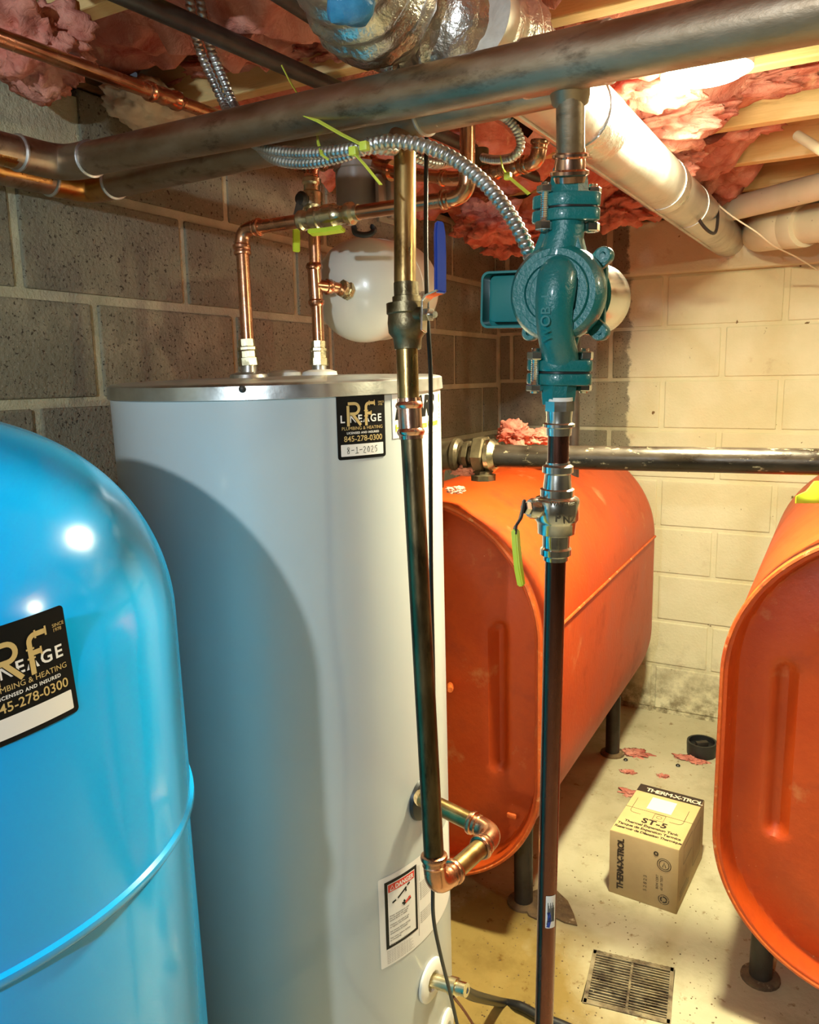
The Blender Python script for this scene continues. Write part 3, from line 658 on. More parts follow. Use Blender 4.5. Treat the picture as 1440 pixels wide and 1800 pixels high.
lat(V3, 'valve_stem', [(0, .009), (1, .008)], P(546, 352, 1.46), P(530, 352, 1.44), M['darkiron'], 16)
strip([P(533, 345, 1.44), P(527, 360, 1.44), P(521, 385, 1.44), P(521, 405, 1.44)], cr+cf*.3, (.007, .0015), 'lever', M['darkiron'], V3)
strip([P(521, 400, 1.44), P(521, 425, 1.44), P(521, 443, 1.44)], cr+cf*.3, (.0065, .003), 'handle_grip', M['lime'], V3, 'lime green grip')
lat(V3, 'handwheel_hub', [(0, .012), (.5, .014), (1, .010)], P(534, 350, 1.445), P(526, 350, 1.435), M['darkiron'], 16)
# elbow over to the circulator
run(CW, [P(548, 315, 1.457), P(549, 288, 1.455), P(600, 284, 1.52)], R7, M['copper'], M['copper'], None, True, .018)
# small taupe circulator
TP = empty('taupe_regulator', 'dark taupe canister with a flat side box, above the small beige tank', 'regulator', P(626, 330, 1.50))
tc = P(626, 285, 1.54); td = Vector((0, 0, -1))
MB().add(*lathe([(0, .030), (.004, .045), (.014, .045), (.016, .041), (.085, .041), (.095, .036), (.097, 0)], tc, td, 40)).build('canister', M['taupe'], TP)
MB().add(*bx(P(677, 352, 1.53), (.004, .03, .043), bev=.002)).build('side_box', M['taupe'], TP)
MB().add(*bx(P(690, 352, 1.545), (.010, .022, .036), bev=.003)).build('box_cover', M['taupe'], TP)
lat(TP, 'outlet_collar', [(0, .02), (.3, .02), (.35, .016), (.8, .016), (.85, .019), (1, .019)], P(640, 288, 1.54), P(690, 300, 1.50), M['copper'], 24)
hp = [P(622, 398, 1.47)]+[P(640+18*math.cos(a), 404+9*math.sin(a), 1.47) for a in [PI+k*PI/6 for k in range(-1, -8, -1)]]+[P(657, 397, 1.47)]
MB().add(*sweep(smooth_path(hp, 4), .0055, 10)).build('handle_loop', M['black'], TP)
# small copper run behind the central pipe
SR = empty('branch_copper_pipe', 'short bright copper branch pipe with press fittings behind the centre pipe', 'pipe', P(760, 312, 1.45))
run(SR, [P(688, 302, 1.50), P(800, 315, 1.40), P(868, 300, 1.34), P(945, 285, 1.26), P(950, 245, 1.25)], R7, M['copper'], M['copper'], None, True, .016)
lat(SR, 'press_tee', [(0, .0125), (.1, .0155), (.2, .0155), (.25, .013), (.75, .013), (.8, .0155), (.9, .0155), (1, .0125)], P(868, 300, 1.34), P(915, 291, 1.29), M['copper'], 24)
lat(SR, 'upright_stub', [(0, .013), (1, .013)], P(846, 305, 1.36), P(846, 262, 1.355), M['bronze'], 20)
# expansion tank
ea, eb = P(612, 512, 1.50), P(706, 509, 1.77); ed = (eb-ea); EL = ed.length; ed.normalize(); ER = .100
ET = empty('expansion_tank', 'small beige expansion tank lying sideways on the wall pipework above the heater', 'tank', ea)
pf = [(0, .014)]
for k in range(1, 13): a = PI/2*k/12; pf.append((.075*(1-math.cos(a)), max(.014, ER*math.sin(a)**.9)))
pf += [(.15, ER), (.151, ER+.001), (.156, ER+.001), (.157, ER)]
for k in range(0, 12): a = PI/2*k/12; pf.append((EL-.05+.055*math.sin(a), ER*math.cos(a)**.6))
pf.append((EL+.005, 0))
MB().add(*lathe(pf, ea, ed, 64)).build('shell', M['beige'], ET)
lat(ET, 'hex_adapter', [(0, .013), (.05, .0165), (.3, .0165), (.35, .014), (.6, .014), (.65, .018), (1, .018)], P(600, 506, 1.492), ea+ed*.006, M['brass'], 8)
ex_, ey_ = frame(ed)
def tank_map(ang, h0):
    side = (ex_*math.cos(ang)+ey_*math.sin(ang))
    def f(x, y, l=0):
        a = ang+y/ER; q = ex_*math.cos(a)+ey_*math.sin(a); return ea+ed*(h0+x)+q*(ER+.0008+l)
    return f
best = min(range(72), key=lambda k: (ea+ed*.12+(ex_*math.cos(k*PI/36)+ey_*math.sin(k*PI/36))*ER-P(750, 525, 1.6)).length)
for sgn in (1,):
    txt(ET, [('THERM-X-TROL', .04, -.01, .019, .0008, 1.0)], tank_map(best*PI/36, 0), M['greytext'], 'lettering', .0004)

# ------------------------------------------------------------------ pump column
PC = P(984, 517, .88)
PU = empty('circulator_pump', 'teal green circulator pump with silver motor can between two bolted flanges', 'pump', PC); PU['local'] = 1
PU.rotation_euler = (0, .035, 0)
X_, Y_, Z_ = Vector((1, 0, 0)), Vector((0, 1, 0)), Vector((0, 0, 1))
te = M['teal']
# volute: stepped disc facing the camera side (-Y)
MB().add(*lathe([(-.026, .0), (-.026, .025), (-.0235, .0265), (-.0235, .0305), (-.0265, .0315), (-.0265, .0385), (-.0225, .040), (-.0225, .0465), (-.016, .0515), (.002, .0525), (.018, .047), (.026, .041), (.03, .041), (.03, 0)], (0, 0, 0), Y_, 64)).build('volute', te, PU)
# discharge throat up to the top flange
MB().add(*sweep([Vector((-.004, 0, .012)), Vector((-.004, 0, .03)), Vector((0, 0, .05)), Vector((.004, 0, .066)), Vector((.004, 0, .084))], [.020, .024, .0225, .020, .020], 36)).build('throat', te, PU)
V, Fc = prism([(-.046, .0), (-.044, .014), (-.022, .066), (-.016, .084), (.022, .084), (.022, .06), (.030, .035), (.046, .012), (.0, -.02)], (0, .0, 0), X_, Z_, Y_, .011, .005)
MB().add(V, Fc).build('throat_web', te, PU)
# suction tube curling down from the centre of the disc
sp_ = smooth_path([(.006, -.014, .030), (.006, -.024, .020), (.006, -.031, .002), (.005, -.031, -.020), (.005, -.023, -.044), (.005, -.008, -.064), (.004, .0, -.082)], 6)
rad = [.006+.0145*min(1, (k/6)**.5) if k < 7 else .0205+.001*math.sin(k/5) for k in range(len(sp_))]
rad[0] = .003
MB().add(*sweep(sp_, rad, 32)).build('suction_tube', te, PU)
MB().add(*sweep([(0.018, .004, -.045), (.012, .002, -.066), (.006, .0, -.08)], [.006, .007, .009], 12)).build('suction_rib', te, PU)
# raised letters on the tube
lm = lambda x, y, l=0: Vector((-.010-y+.002, -.0565-.004*math.cos(x*30)-l+.0*y, -.045+x))
txt(PU, [('WOB  L', .0, 0, .015, .0002, 1.0)], lambda x, y, l=0: Vector((.008-y, -.0528+.40*max(0, abs(x-.032)-.016), -.052+x)), M['teal_smooth'], 'cast_lettering', 0)
# motor flange with four ears, motor can, wiring box
V, Fc = prism(rrect(.043, .043, .014), (0, .034, 0), X_, Z_, Y_, .005, .002); MB().add(V, Fc).build('motor_flange', te, PU)
for sx in (-1, 1):
    for sz in (-1, 1):
        mb = MB().add(*lathe([(0, .0095), (.012, .0095), (.014, .008), (.014, .0036), (.009, .0036), (.009, 0)], (sx*.041, .031, sz*.041), -Y_, 24))
        mb.add(*bx((sx*.036, .024, sz*.036), (.010, .006, .010), (Vector((sx, 0, sz)).normalized(), Y_, Vector((-sx, 0, sz)).normalized()), .002)).build('bolt_ear', te, PU)
MB().add(*lathe([(0, .043), (.09, .043), (.098, .041), (.101, .036), (.101, 0)], (.004, .039, 0), Y_, 64)).build('motor_can', M['steel'], PU, True, 'silver steel motor can')
V, Fc = prism(rrect(.036, .0325, .009), (-.068, .046, -.003), X_, Z_, Y_, .004, .001); MB().add(V, Fc).build('wiring_box', M['teal_smooth'], PU)
o = rrect(.036, .0325, .009); i_ = rrect(.0335, .030, .0075)
def ringprism(o, i_, c, h):
    n = len(o); V = []; Fc = []
    for s_ in (-h, h):
        for a in (o, i_): V += [Vector(c)+X_*x+Z_*z+Y_*s_ for x, z in a]
    for k in range(n):
        k2 = (k+1) % n; Fc += [(k, k2, n+k2, n+k), (2*n+k, 3*n+k, 3*n+k2, 2*n+k2), (k, 2*n+k, 2*n+k2, k2), (n+k, n+k2, 3*n+k2, 3*n+k)]
    return V, Fc
MB().add(*ringprism(o, i_, (-.068, .034, -.003), .013)).build('wiring_box_rim', M['teal_smooth'], PU)
V, Fc = prism(rrect(.031, .0265, .006), (-.063, .028, -.002), X_, Z_, Y_, .003, .001); MB().add(V, Fc).build('wiring_box_cover', M['teal_smooth'], PU)
# flanges
def oval(hl, hw, n=10):        # two-bolt flange outline
    o = []; r = .012
    for cx, cy, rr_, a0, a1 in ((hl-r, 0, r, -60, 60), (0, 0, hw, 60, 120), (-(hl-r), 0, r, 120, 240), (0, 0, hw, 240, 300)):
        for k in range(n+1): a = math.radians(a0+(a1-a0)*k/n); o.append((cx+rr_*math.cos(a), cy+rr_*math.sin(a)))
    return o
for zc, hz_, nm in ((.0815, .0065, 'pump_flange'), (.0965, .007, 'companion_flange'), (-.0775, .0065, 'pump_flange'), (-.0925, .0065, 'companion_flange')):
    V, Fc = prism(oval(.0375, .0245), (.003 if zc > 0 else .003, 0, zc), X_, Y_, Z_, hz_, .0022); MB().add(V, Fc).build(nm, te, PU)
for zc in (.089, -.085):
    V, Fc = prism(oval(.034, .0235), (.004, 0, zc), X_, Y_, Z_, .001); MB().add(V, Fc).build('gasket', M['black'], PU)
MB().add(*lathe([(0, .0225), (.014, .021), (.026, .0185), (.027, .0165)], (.005, 0, .103), Z_, 8)).build('flange_hub', te, PU)
MB().add(*lathe([(0, .021), (.012, .020), (.022, .0185), (.023, .016)], (.003, 0, -.099), -Z_, 8)).build('flange_hub', te, PU)
for sx in (-1, 1):
    for top in (1, -1):
        y = -.0205 if sx < 0 else .013; x = (-.0135 if top > 0 else -.018) if sx < 0 else .028
        b_ = MB().add(*lathe([(k*.0011, .0042+(.0006 if k % 2 else 0)) for k in range(46)], (x, y, (.114 if top > 0 else -.108)), Vector((0, 0, -top)), 12)).build('bolt', M['steel'], PU)
        hexnut((x, y, .1035 if top > 0 else -.1055-.0), Z_ if top > 0 else Z_, .0095, .007, M['steel'], PU, 'bolt_head')
        hexnut((x, y, .0655 if top > 0 else -.071), Z_, .0095, .009, M['steel'], PU, 'nut')
# drop pipe above
UD = empty('pump_supply_pipe', 'short tarnished copper drop from the large header down to the green pump', 'pipe', T1)
ub = P(1001, 326, .85)
lat(UD, 'tee_outlet', [(0, .0205), (.8, .0205), (1, .019)], T1, P(1003, 180, .815), M['tarnish'])
pipe(UD, [T1, P(1003, 285, .84)], .0146, M['tarnish'])
lat(UD, 'press_adapter', [(0, .0155), (.1, .0155), (.16, .019), (.24, .019), (.3, .016), (.5, .0165), (.6, .0165), (.66, .0205), (.76, .0205), (.82, .0175), (1, .0165)], P(1003, 262, .835), P(1001, 322, .848), M['press'])
# pipe below
LD = empty('pump_return_pipe', 'tall brown copper pipe hanging from the green pump to the bottom of the picture', 'pipe', P(983, 690, .91))
q0, q1 = P(984, 690, .895), P(955, 1860, 1.08)
RL = .0122
def onL(y): f = (y-690)/1170; d = 1/(1/.895+f*(1/1.08-1/.895)); return P(984-29*f, y, d)
pipe(LD, [onL(740), onL(2050)], RL, M['brown_copper'])
lat(LD, 'nipple', [(0, .0152), (1, .0152)], onL(698), onL(707), M['white_plastic'], 24)
lat(LD, 'hex_adapter', [(0, .0158), (.04, .0172), (1, .0172)], onL(704), onL(722), M['steel'], 8)
lat(LD, 'press_sleeve', [(0, .0152), (.35, .0145), (.5, .0148), (.55, .0180), (.66, .0180), (.71, .0148), (1, .0142)], onL(720), onL(765), M['steel'])
tube_tag = onL(1592)
V4 = empty('hanging_valve', 'nickel brass ball valve with a long lime green handle, below the green pump', 'valve', onL(900), 'ball valves')
lat(V4, 'valve_body', [(0, .0138), (.02, .0138), (.04, .0178), (.10, .0178), (.12, .0148), (.26, .0165), (.27, .0195), (.34, .0195), (.36, .0245), (.38, .0258), (.57, .0258), (.60, .0235), (.62, .0225), (.72, .0215), (.74, .0162), (.86, .0158), (.88, .0182), (.94, .0182), (.96, .0145), (1, .0145)], onL(812), onL(984), M['steel'], 32)
vc = onL(897); sd = (P(925, 893, .905)-vc).normalized()
lat(V4, 'valve_stem', [(0, .010), (.7, .010), (.72, .012), (.9, .012), (1, .010)], vc, P(930, 893, .91), M['steel'], 20)
hexnut(P(930, 893, .908), sd, .008, .007, M['steel'], V4)
strip([P(922, 878, .905), P(919, 895, .905), P(915, 912, .905), P(906, 926, .90), P(905, 940, .90)], cf, (.007, .0014), 'lever', M['darkiron'], V4)
strip([P(906, 930, .90), P(908, 960, .90), P(912, 1000, .90), P(917, 1030, .90)], cf+cr*.5, ([.0065, .0068, .0068, .005], .0035), 'handle_grip', M['lime'], V4, 'lime green grip')
zt = cu*0+Z_
lx = cr.copy(); ax_ = (onL(1500)-onL(1700)).normalized(); fc_ = lx.cross(ax_)
def vmap(c, R, sh=0):
    def f(x, y, l=0):
        a = x/R+sh; n = lx*math.sin(a)+fc_*math.cos(a); return c+ax_*y+n*(R+.0004+l)
    return f
vm = vmap(onL(895), .0258, .1)
txt(V4, [('WATERGEN', -.015, .009, .0062, .0003, 1.0), ('P', -.009, -.009, .012, .0004, 1), ('NZ', .0, -.011, .011, .0003, 1)], vm, M['steel'], 'cast_lettering', .0003)
tm = vmap(onL(1592), RL, .25)
tg = mesh('pipe_label', *patch(tm, .0135, .047, 0, .001, 10), M['white'], LD, False, 'torn white barcode label')
strokes(tg, [[(-.004+.001*k, -.014), (-.004+.001*k, .014-.004*(k % 3))] for k in range(0, 9, 1)]+[[(-.005, -.018), (-.003, -.004)]], .0007, tm, M['ink'], 'barcode', .0003)
strokes(tg, [[(-.0035, -.022), (-.0015, -.012), (-.003, .0)]], .004, tm, M['bluegrip'], 'ink_smear', .0004)

# ------------------------------------------------------------------ flexible metal conduits
def conduit(name, pts, r, lab, pitch=.0078, grp='flexible metal conduits', m='galv'):
    p = resample(smooth_path(pts, 10), pitch/6)
    def rf(rr, s, a): 
        t = (s/pitch+a/(2*PI)) % 1; return rr*(1-.24*(abs(2*t-1)**1.5))
    return tag(MB().add(*sweep(p, r, 14, True, rf)).build(name, M[m]), lab, 'conduit', grp)
conduit('metal_conduit', [P(640, 258, .955), P(680, 249, .94), P(735, 254, .93), P(790, 275, .925), P(845, 315, .915), P(890, 368, .905), P(920, 420, .90), P(942, 476, .905)], .0088, 'bright metal conduit curving from the cable ties down to the green pump', .0076)
conduit('metal_conduit', [P(332, -25, 1.20), P(337, 30, 1.22), P(352, 90, 1.25), P(376, 145, 1.27), P(398, 190, 1.27), P(428, 236, 1.19), P(466, 261, 1.10), P(520, 269, 1.045), P(580, 267, .995), P(640, 258, .955)], .0078, 'metal conduit hanging from the ceiling at upper left, left strand of the pair')
conduit('metal_conduit', [P(350, -25, 1.21), P(356, 30, 1.23), P(372, 90, 1.26), P(395, 145, 1.27), P(414, 190, 1.27), P(440, 235, 1.18), P(476, 276, 1.11), P(530, 287, 1.055), P(590, 278, 1.01), P(645, 262, .975), P(690, 262, .99), P(700, 262, 1.08), P(760, 287, 1.15), P(800, 284, 1.2)], .0078, 'metal conduit hanging from the ceiling at upper left, right strand of the pair')
conduit('metal_conduit', [P(668, 60, 1.3), P(672, 100, 1.28), P(680, 140, 1.22), P(672, 205, 1.12), P(655, 245, 1.04)], .0085, 'dark metal conduit coming straight down below the foil duct end', .010, m='darkiron')
conduit('metal_conduit', [P(868, 198, 1.15), P(890, 208, 1.17), P(910, 232, 1.18), P(915, 258, 1.19), P(900, 277, 1.2), P(870, 281, 1.24), P(848, 277, 1.26)], .0072, 'thin grey metal conduit looping beside the pump supply drop', .0056)
# cable ties
def tie(lab, pts, head=None, w_=.0022):
    t = tag(strip([P(*p) for p in pts], cu*.6+cf*.5, (w_, .0006), 'cable_tie', M['yellowtie'], None), lab, 'cable tie', 'lime cable ties')
    if head: MB().add(*bx(P(*head), (.005, .0045, .005), bev=.001)).build('tie_head', M['yellowtie'], t)
    return t
tie('lime cable tie tail running down the large header to the knot', [(525, 198, .985), (560, 213, .965), (600, 236, .945), (640, 256, .93)], (641, 257, .925), .0028)
tie('lime cable tie end poking up above the large header', [(495, 114, 1.10), (508, 140, 1.11), (520, 160, 1.13), (528, 172, 1.14)])
tie('lime cable tie tail dangling in front of the taupe canister', [(620, 266, .955), (640, 288, .95), (670, 325, .94)], (622, 266, .955), .0026)
tie('lime cable tie looped round the two conduits', [(557, 226, 1.07), (559, 250, 1.02), (566, 272, .985), (578, 281, .99)])
tie('lime cable tie on the short copper branch near the pump', [(880, 275, 1.19), (884, 296, 1.18), (893, 310, 1.17), (930, 341, 1.12)], (893, 310, 1.17), .0026)
# black sensor cable
kc = [P(750, 225, 1.12), P(749, 330, 1.10), P(749, 440, 1.09), P(752, 560, 1.085), P(757, 660, 1.10), P(757, 800, 1.12), P(758, 1000, 1.15), P(762, 1200, 1.19), P(764, 1400, 1.22), P(761, 1560, 1.24), P(763, 1620, 1.26), P(775, 1680, 1.29), P(790, 1740, 1.33), P(806, 1810, 1.37)]
tag(MB().add(*sweep(smooth_path(kc, 8), .0031, 10)).build('sensor_cable', M['black']), 'thin black cable hanging beside the centre pipe to the floor', 'cable')
tag(MB().add(*sweep(smooth_path([P(797, 1752, 1.35), P(815, 1775, 1.38), P(835, 1806, 1.4)], 6), .0025, 8)).build('copper_wire', M['brown_copper']), 'thin brown wire branching off beside the black cable near the floor', 'wire')

# ------------------------------------------------------------------ oil tanks
def obr(off, x):                 # half-height/level helpers for the obround end
    return None
TR, TZ0, TZ1, TL = .33, .46, .815, 1.30
def tank_head():
    nz, nx = 150, 84; V = []; Fc = []; zb, zt_ = TZ0-TR, TZ1+TR
    for a in range(nz+1):
        th = -PI/2+PI*a/nz; z = (zb+zt_)/2+(zt_-zb)/2*math.sin(th)
        if z < TZ0: hw = math.sqrt(max(TR*TR-(z-TZ0)**2, 0))
        elif z > TZ1: hw = math.sqrt(max(TR*TR-(z-TZ1)**2, 0))
        else: hw = TR
        for b_ in range(nx+1):
            x = hw*math.sin(-PI/2+PI*b_/nx)
            cz = min(max(z, TZ0), TZ1); dd = TR-math.hypot(x, z-cz)
            t = min(max((dd-.010)/.016, 0), 1); y = .052*t*t*(3-2*t)
            t2 = min(max((dd-.03)/.12, 0), 1); y -= .022*t2*t2*(3-2*t2)
            for sx in (-1, 1):
                zz_ = min(max(z, .475), .825); g_ = math.hypot(x-sx*.212, z-zz_)
                if g_ < .030: y += .024*min(1, 1.25*(.5+.5*math.cos(PI*g_/.030)))
            V.append(Vector((x, y, z)))
    for a in range(nz):
        for b_ in range(nx): q = a*(nx+1)+b_; Fc.append((q, q+1, q+nx+2, q+nx+1))
    return V, Fc
def outline(R, n=40):
    o = [(R*math.cos(PI*k/n), TZ1+R*math.sin(PI*k/n)) for k in range(n+1)]
    o += [(R*math.cos(PI+PI*k/n), TZ0+R*math.sin(PI+PI*k/n)) for k in range(n+1)]
    # extra points on the straight sides
    return o
def loft(rings):
    V = []; Fc = []; n = len(rings[0])
    for r_ in rings: V += r_
    for i in range(len(rings)-1):
        for k in range(n): k2 = (k+1) % n; Fc.append((i*n+k, i*n+k2, (i+1)*n+k2, (i+1)*n+k))
    return V, Fc
def tank_body():
    rg = []
    for y, R in ((.002, TR-.001), (.02, TR-.001), (TL-.06, TR-.001), (TL-.03, TR-.004), (TL-.01, TR-.015), (TL, TR-.035)):
        rg.append([Vector((x, y, z)) for x, z in outline(R)])
    V, Fc = loft(rg); n = len(rg[0]); Fc.append(tuple((len(rg)-1)*n+k for k in range(n)));  return V, Fc
def tank_rim():
    rg = []
    for y, R in ((.012, TR-.006), (.001, TR-.0055), (-.003, TR-.002), (-.002, TR+.003), (.004, TR+.005), (.016, TR+.0045), (.022, TR)):
        rg.append([Vector((x, y+.0012*noise.noise(Vector((x*40, z*40, R*900))), z)) for x, z in outline(R, 60)])
    return loft(rg)
def oil_tank(x, y):
    t = empty('oil_tank', 'orange-red steel oil tank at left, its front half hidden by the grey heater', 'tank', (x, y, 0), 'orange oil tanks'); t['local'] = 1
    mesh('tank_head', *tank_head(), M['orange'], t); mesh('tank_body', *tank_body(), M['orange'], t); mesh('rim', *tank_rim(), M['rim'], t)
    for sx in (-1, 1):
        MB().add(*sweep([Vector((sx*(TR-.0), .01, TZ1-.0)), Vector((sx*(TR-.0), TL-.04, TZ1-.0))], .0045, 8)).build('weld_seam', M['rim'], t)
        for yy in (.16, TL-.2):
            lg = MB().add(*sweep([Vector((sx*.23, yy, .005)), Vector((sx*.23, yy, .235))], .026, 18)).build('leg', M['darkiron'], t)
            MB().add(*lathe([(0, .045), (.006, .044), (.010, .032)], (sx*.23, yy, 0), Z_, 20)).build('foot', M['dirt'], lg)
    MB().add(*sweep([Vector((-.05, .035, .62)), Vector((-.05, -.02, .615))], .010, 10)).build('lug', M['rim'], t) if 0 else None
    return t
tk = oil_tank(-.93, 1.69)
r2 = tk.copy(); COL.objects.link(r2); r2.location = (.132, 1.69, 0); r2['label'] = 'orange-red steel oil tank at the right edge, cut off by the picture'
for ch in list(tk.children):
    c_ = ch.copy(); COL.objects.link(c_); c_.parent = r2
    for g_ in ch.children: d_ = g_.copy(); COL.objects.link(d_); d_.parent = c_
lug = MB().add(*lathe([(0, .008), (.02, .009), (.03, .007)], (-.845+.93, .022, .665), (0.5, -1, 0), 12)).build('lug', M['rim'], tk)
MB().add(*bx((.255, .012, .352), (.012, .004, .006), bev=.002)).build('tab', M['rim'], tk)
# lime tag on the right tank
tg = empty('hang_tag', 'lime yellow plastic tag lying on top of the right orange tank', 'tag', P(1432, 872, 1.62))
V, Fc = prism([(-.035, -.015), (.06, -.015), (.06, .035), (.0, .03), (-.015, .01), (-.035, .0)], P(1430, 872, 1.60), cr, Z_, cf, .003, .001); MB().add(V, Fc).build('tag_plate', M['lime'], tg)
# black iron pipe
IR = .0265
ip0, ip1 = Vector((-.80, 1.79, 1.232)), Vector((.9, 1.79, 1.262))
IP = empty('iron_pipe', 'black iron pipe running level above both orange tanks', 'pipe', ip0)
pipe(IP, [P(838, 801, 1.83), P(1440, 812, 1.535), P(1440, 812, 1.535)+(P(1440, 812, 1.535)-P(838, 801, 1.83))*.6], IR*.98, M['iron'])
ua = P(792, 800, 1.86); ud = (P(1440, 812, 1.535)-P(838, 801, 1.83)).normalized()
lat(IP, 'reducer', [(0, .024), (1, .024)], ua, ua+ud*.07, M['fitiron'])
hexnut(P(818, 800, 1.845), ud, .036, .014, M['fitiron'], IP, 'union_nut_small')
hexnut(P(836, 800, 1.835), ud, .047, .028, M['fitiron'], IP, 'union_nut')
lat(IP, 'union_collar', [(0, .038), (.5, .040), (1, .030)], P(858, 801, 1.82), P(874, 801, 1.81), M['brass'], 10)
el = [ua+ud*.025, ua, ua-ud*.03+Vector((0, 0, -.006)), ua-ud*.05+Vector((0, 0, -.03)), ua-ud*.055+Vector((0, 0, -.075))]
MB().add(*sweep(smooth_path(el, 5), .034, 24)).build('elbow', M['fitiron'], IP)
lat(IP, 'elbow_band', [(0, .034), (.3, .040), (.7, .040), (1, .034)], ua+ud*.005, ua+ud*.028, M['fitiron'])
pipe(IP, [el[-1], el[-1]-Vector((0, 0, .10))], .026, M['fitiron'], 'riser')
mm = P(846, 818, 1.77)
mo = MB().add(*lathe([(0, .030), (.012, .030), (.014, .022), (.022, .020), (.022, 0)], P(850, 836, 1.82)-Z_*.01, Z_, 8)).build('filler_cap', M['fitiron'], tk); mo.location = (-tk.location.x, -tk.location.y, 0)
for i, (p, s) in enumerate((((820, 828, 1.84), (.03, .02, .012)), ((800, 862, 1.80), (.02, .015, .008)))):
    tuft(P(*p), s, ('pink insulation scrap wedged under the iron union', 'pale insulation scrap on top of the left orange tank')[i], 50+i, 'insulation scraps')
for i, (p, s) in enumerate((((905, 762, 2.4), (.05, .03, .03)), ((945, 768, 2.4), (.05, .03, .025)))):
    tuft(P(*p), s, ('pink insulation scrap heaped behind the iron pipe, left of the green pump line', 'brown-pink insulation scrap heaped behind the copper pipe under the pump')[i], 60+i, 'insulation scraps')
# vent pipe behind the pump
vpt = P(1008, 740, 2.55)
VP = empty('vent_pipe', 'dark upright vent pipe on the back wall behind the green pump', 'pipe', (vpt.x, vpt.y, 1.1))
pipe(VP, [Vector((vpt.x, vpt.y, 1.08)), Vector((vpt.x, vpt.y, 1.99))], .020, M['darkiron'])

# ------------------------------------------------------------------ ducts and ceiling services
DX, DZ, DRD = -.425, 1.872, .0585
DU = empty('round_duct', 'galvanised round metal duct running under the joists to the back wall', 'duct', (DX, .9, DZ))
secs = [(.93, 1.42), (1.42, 2.02), (2.02, 2.36), (2.36, 3.18)]
for i, (a, b_) in enumerate(secs):
    r_ = DRD*(1+.02*(i % 2)); V, Fc = sweep([Vector((DX, a, DZ)), Vector((DX, b_-.02, DZ)), Vector((DX, b_+.02, DZ))], [r_, r_, r_*.985], 40)
    MB().add(V, Fc).build('duct_section', M['duct'], DU)
MB().add(*bx((DX-.012, 1.9, DZ-DRD), (.004, .95, .004), bev=.001)).build('duct_seam', M['duct'], DU)
MB().add(*sweep([Vector((DX, 2.02, DZ)), Vector((DX, 2.08, DZ))], DRD*1.045, 40)).build('foil_tape', M['foil'], DU)
MB().add(*sweep([Vector((DX, 1.36, DZ)), Vector((DX, 1.48, DZ))], DRD*1.045, 40)).build('foil_tape', M['foil'], DU)
fx = smooth_path([Vector((DX, 1.06, DZ)), Vector((DX-.01, .97, DZ)), P(700, 25, .98), P(655, -8, .90), P(612, -62, .84), P(575, -140, .80), P(500, -260, .80)], 8)
fx = resample(fx, .004)
fo = empty('flexible_foil_duct', 'crinkled silver foil duct end with blue film showing, top centre', 'duct', fx[0])
def frf(rr, s, a): return rr*(1+.05*math.sin(s*260)+.06*noise.noise(Vector((s*30, math.cos(a)*2.5, math.sin(a)*2.5)))+.03*noise.noise(Vector((s*90, math.cos(a)*9, math.sin(a)*9))))
MB().add(*sweep(fx, [.066+.004*math.sin(i*.2) for i in range(len(fx))], 48, True, frf)).build('foil_sleeve', M['foil'], fo)
V, Fc = sweep(smooth_path([P(592, -8, .80), P(618, 8, .795), P(650, -4, .80)], 6), [.010, .014, .017, .02, .022, .02, .02, .02, .02, .02, .018, .014, .01], 16, True, lambda rr, s, a: rr*(1+.3*noise.noise(Vector((s*50, a, 0)))))
M['bluefilm'] = mat('blue_film', (.02, .16, .34), (.06, .28, .5), 40, .25, None, 0, .002, 60)
MB().add(V, Fc).build('blue_film', M['bluefilm'], fo)
# long dark steel rails under the joists
def level(x, y, z): d = P(x, y, 1)-CAM; return CAM+d*((z-CZ)/d.z)
a, b_ = level(235, -2, 1.965), level(975, 325, 1.965)
tag(MB().add(*sweep([a-(b_-a)*.1, b_+(b_-a)*.25], .0145, 14)).build('steel_gas_pipe', M['darkiron']), 'long dark steel pipe running diagonally under the joists, from upper left to the pump', 'pipe')
a, b_ = level(500, -5, 1.965), level(655, 95, 1.965)
tag(MB().add(*sweep([a-(b_-a)*.1, b_+(b_-a)*1.4], .0125, 14)).build('thin_gas_pipe', M['darkiron']), 'short dark steel pipe disappearing behind the foil duct end', 'pipe')
# thin copper tube at upper left
CT = empty('thin_copper_tube', 'thin bright copper tube with a press coupling at upper left', 'pipe', P(265, 158, 1.30))
c0, c1_ = P(0, 66, 1.0), P(395, 208, 1.52)
def onc(x): f = x/395; d = 1/(1+f*(1/1.52-1)); return P(x, 66+142*f, d)
pipe(CT, [onc(-60), onc(430)], .0112, M['copper'])
lat(CT, 'press_coupling', [(0, .0125), (.05, .0155), (.15, .0155), (.2, .0135), (.4, .0135), (.5, .0145), (.6, .0135), (.8, .0135), (.84, .016), (.94, .016), (1, .0125)], onc(258), onc(315), M['copper'])
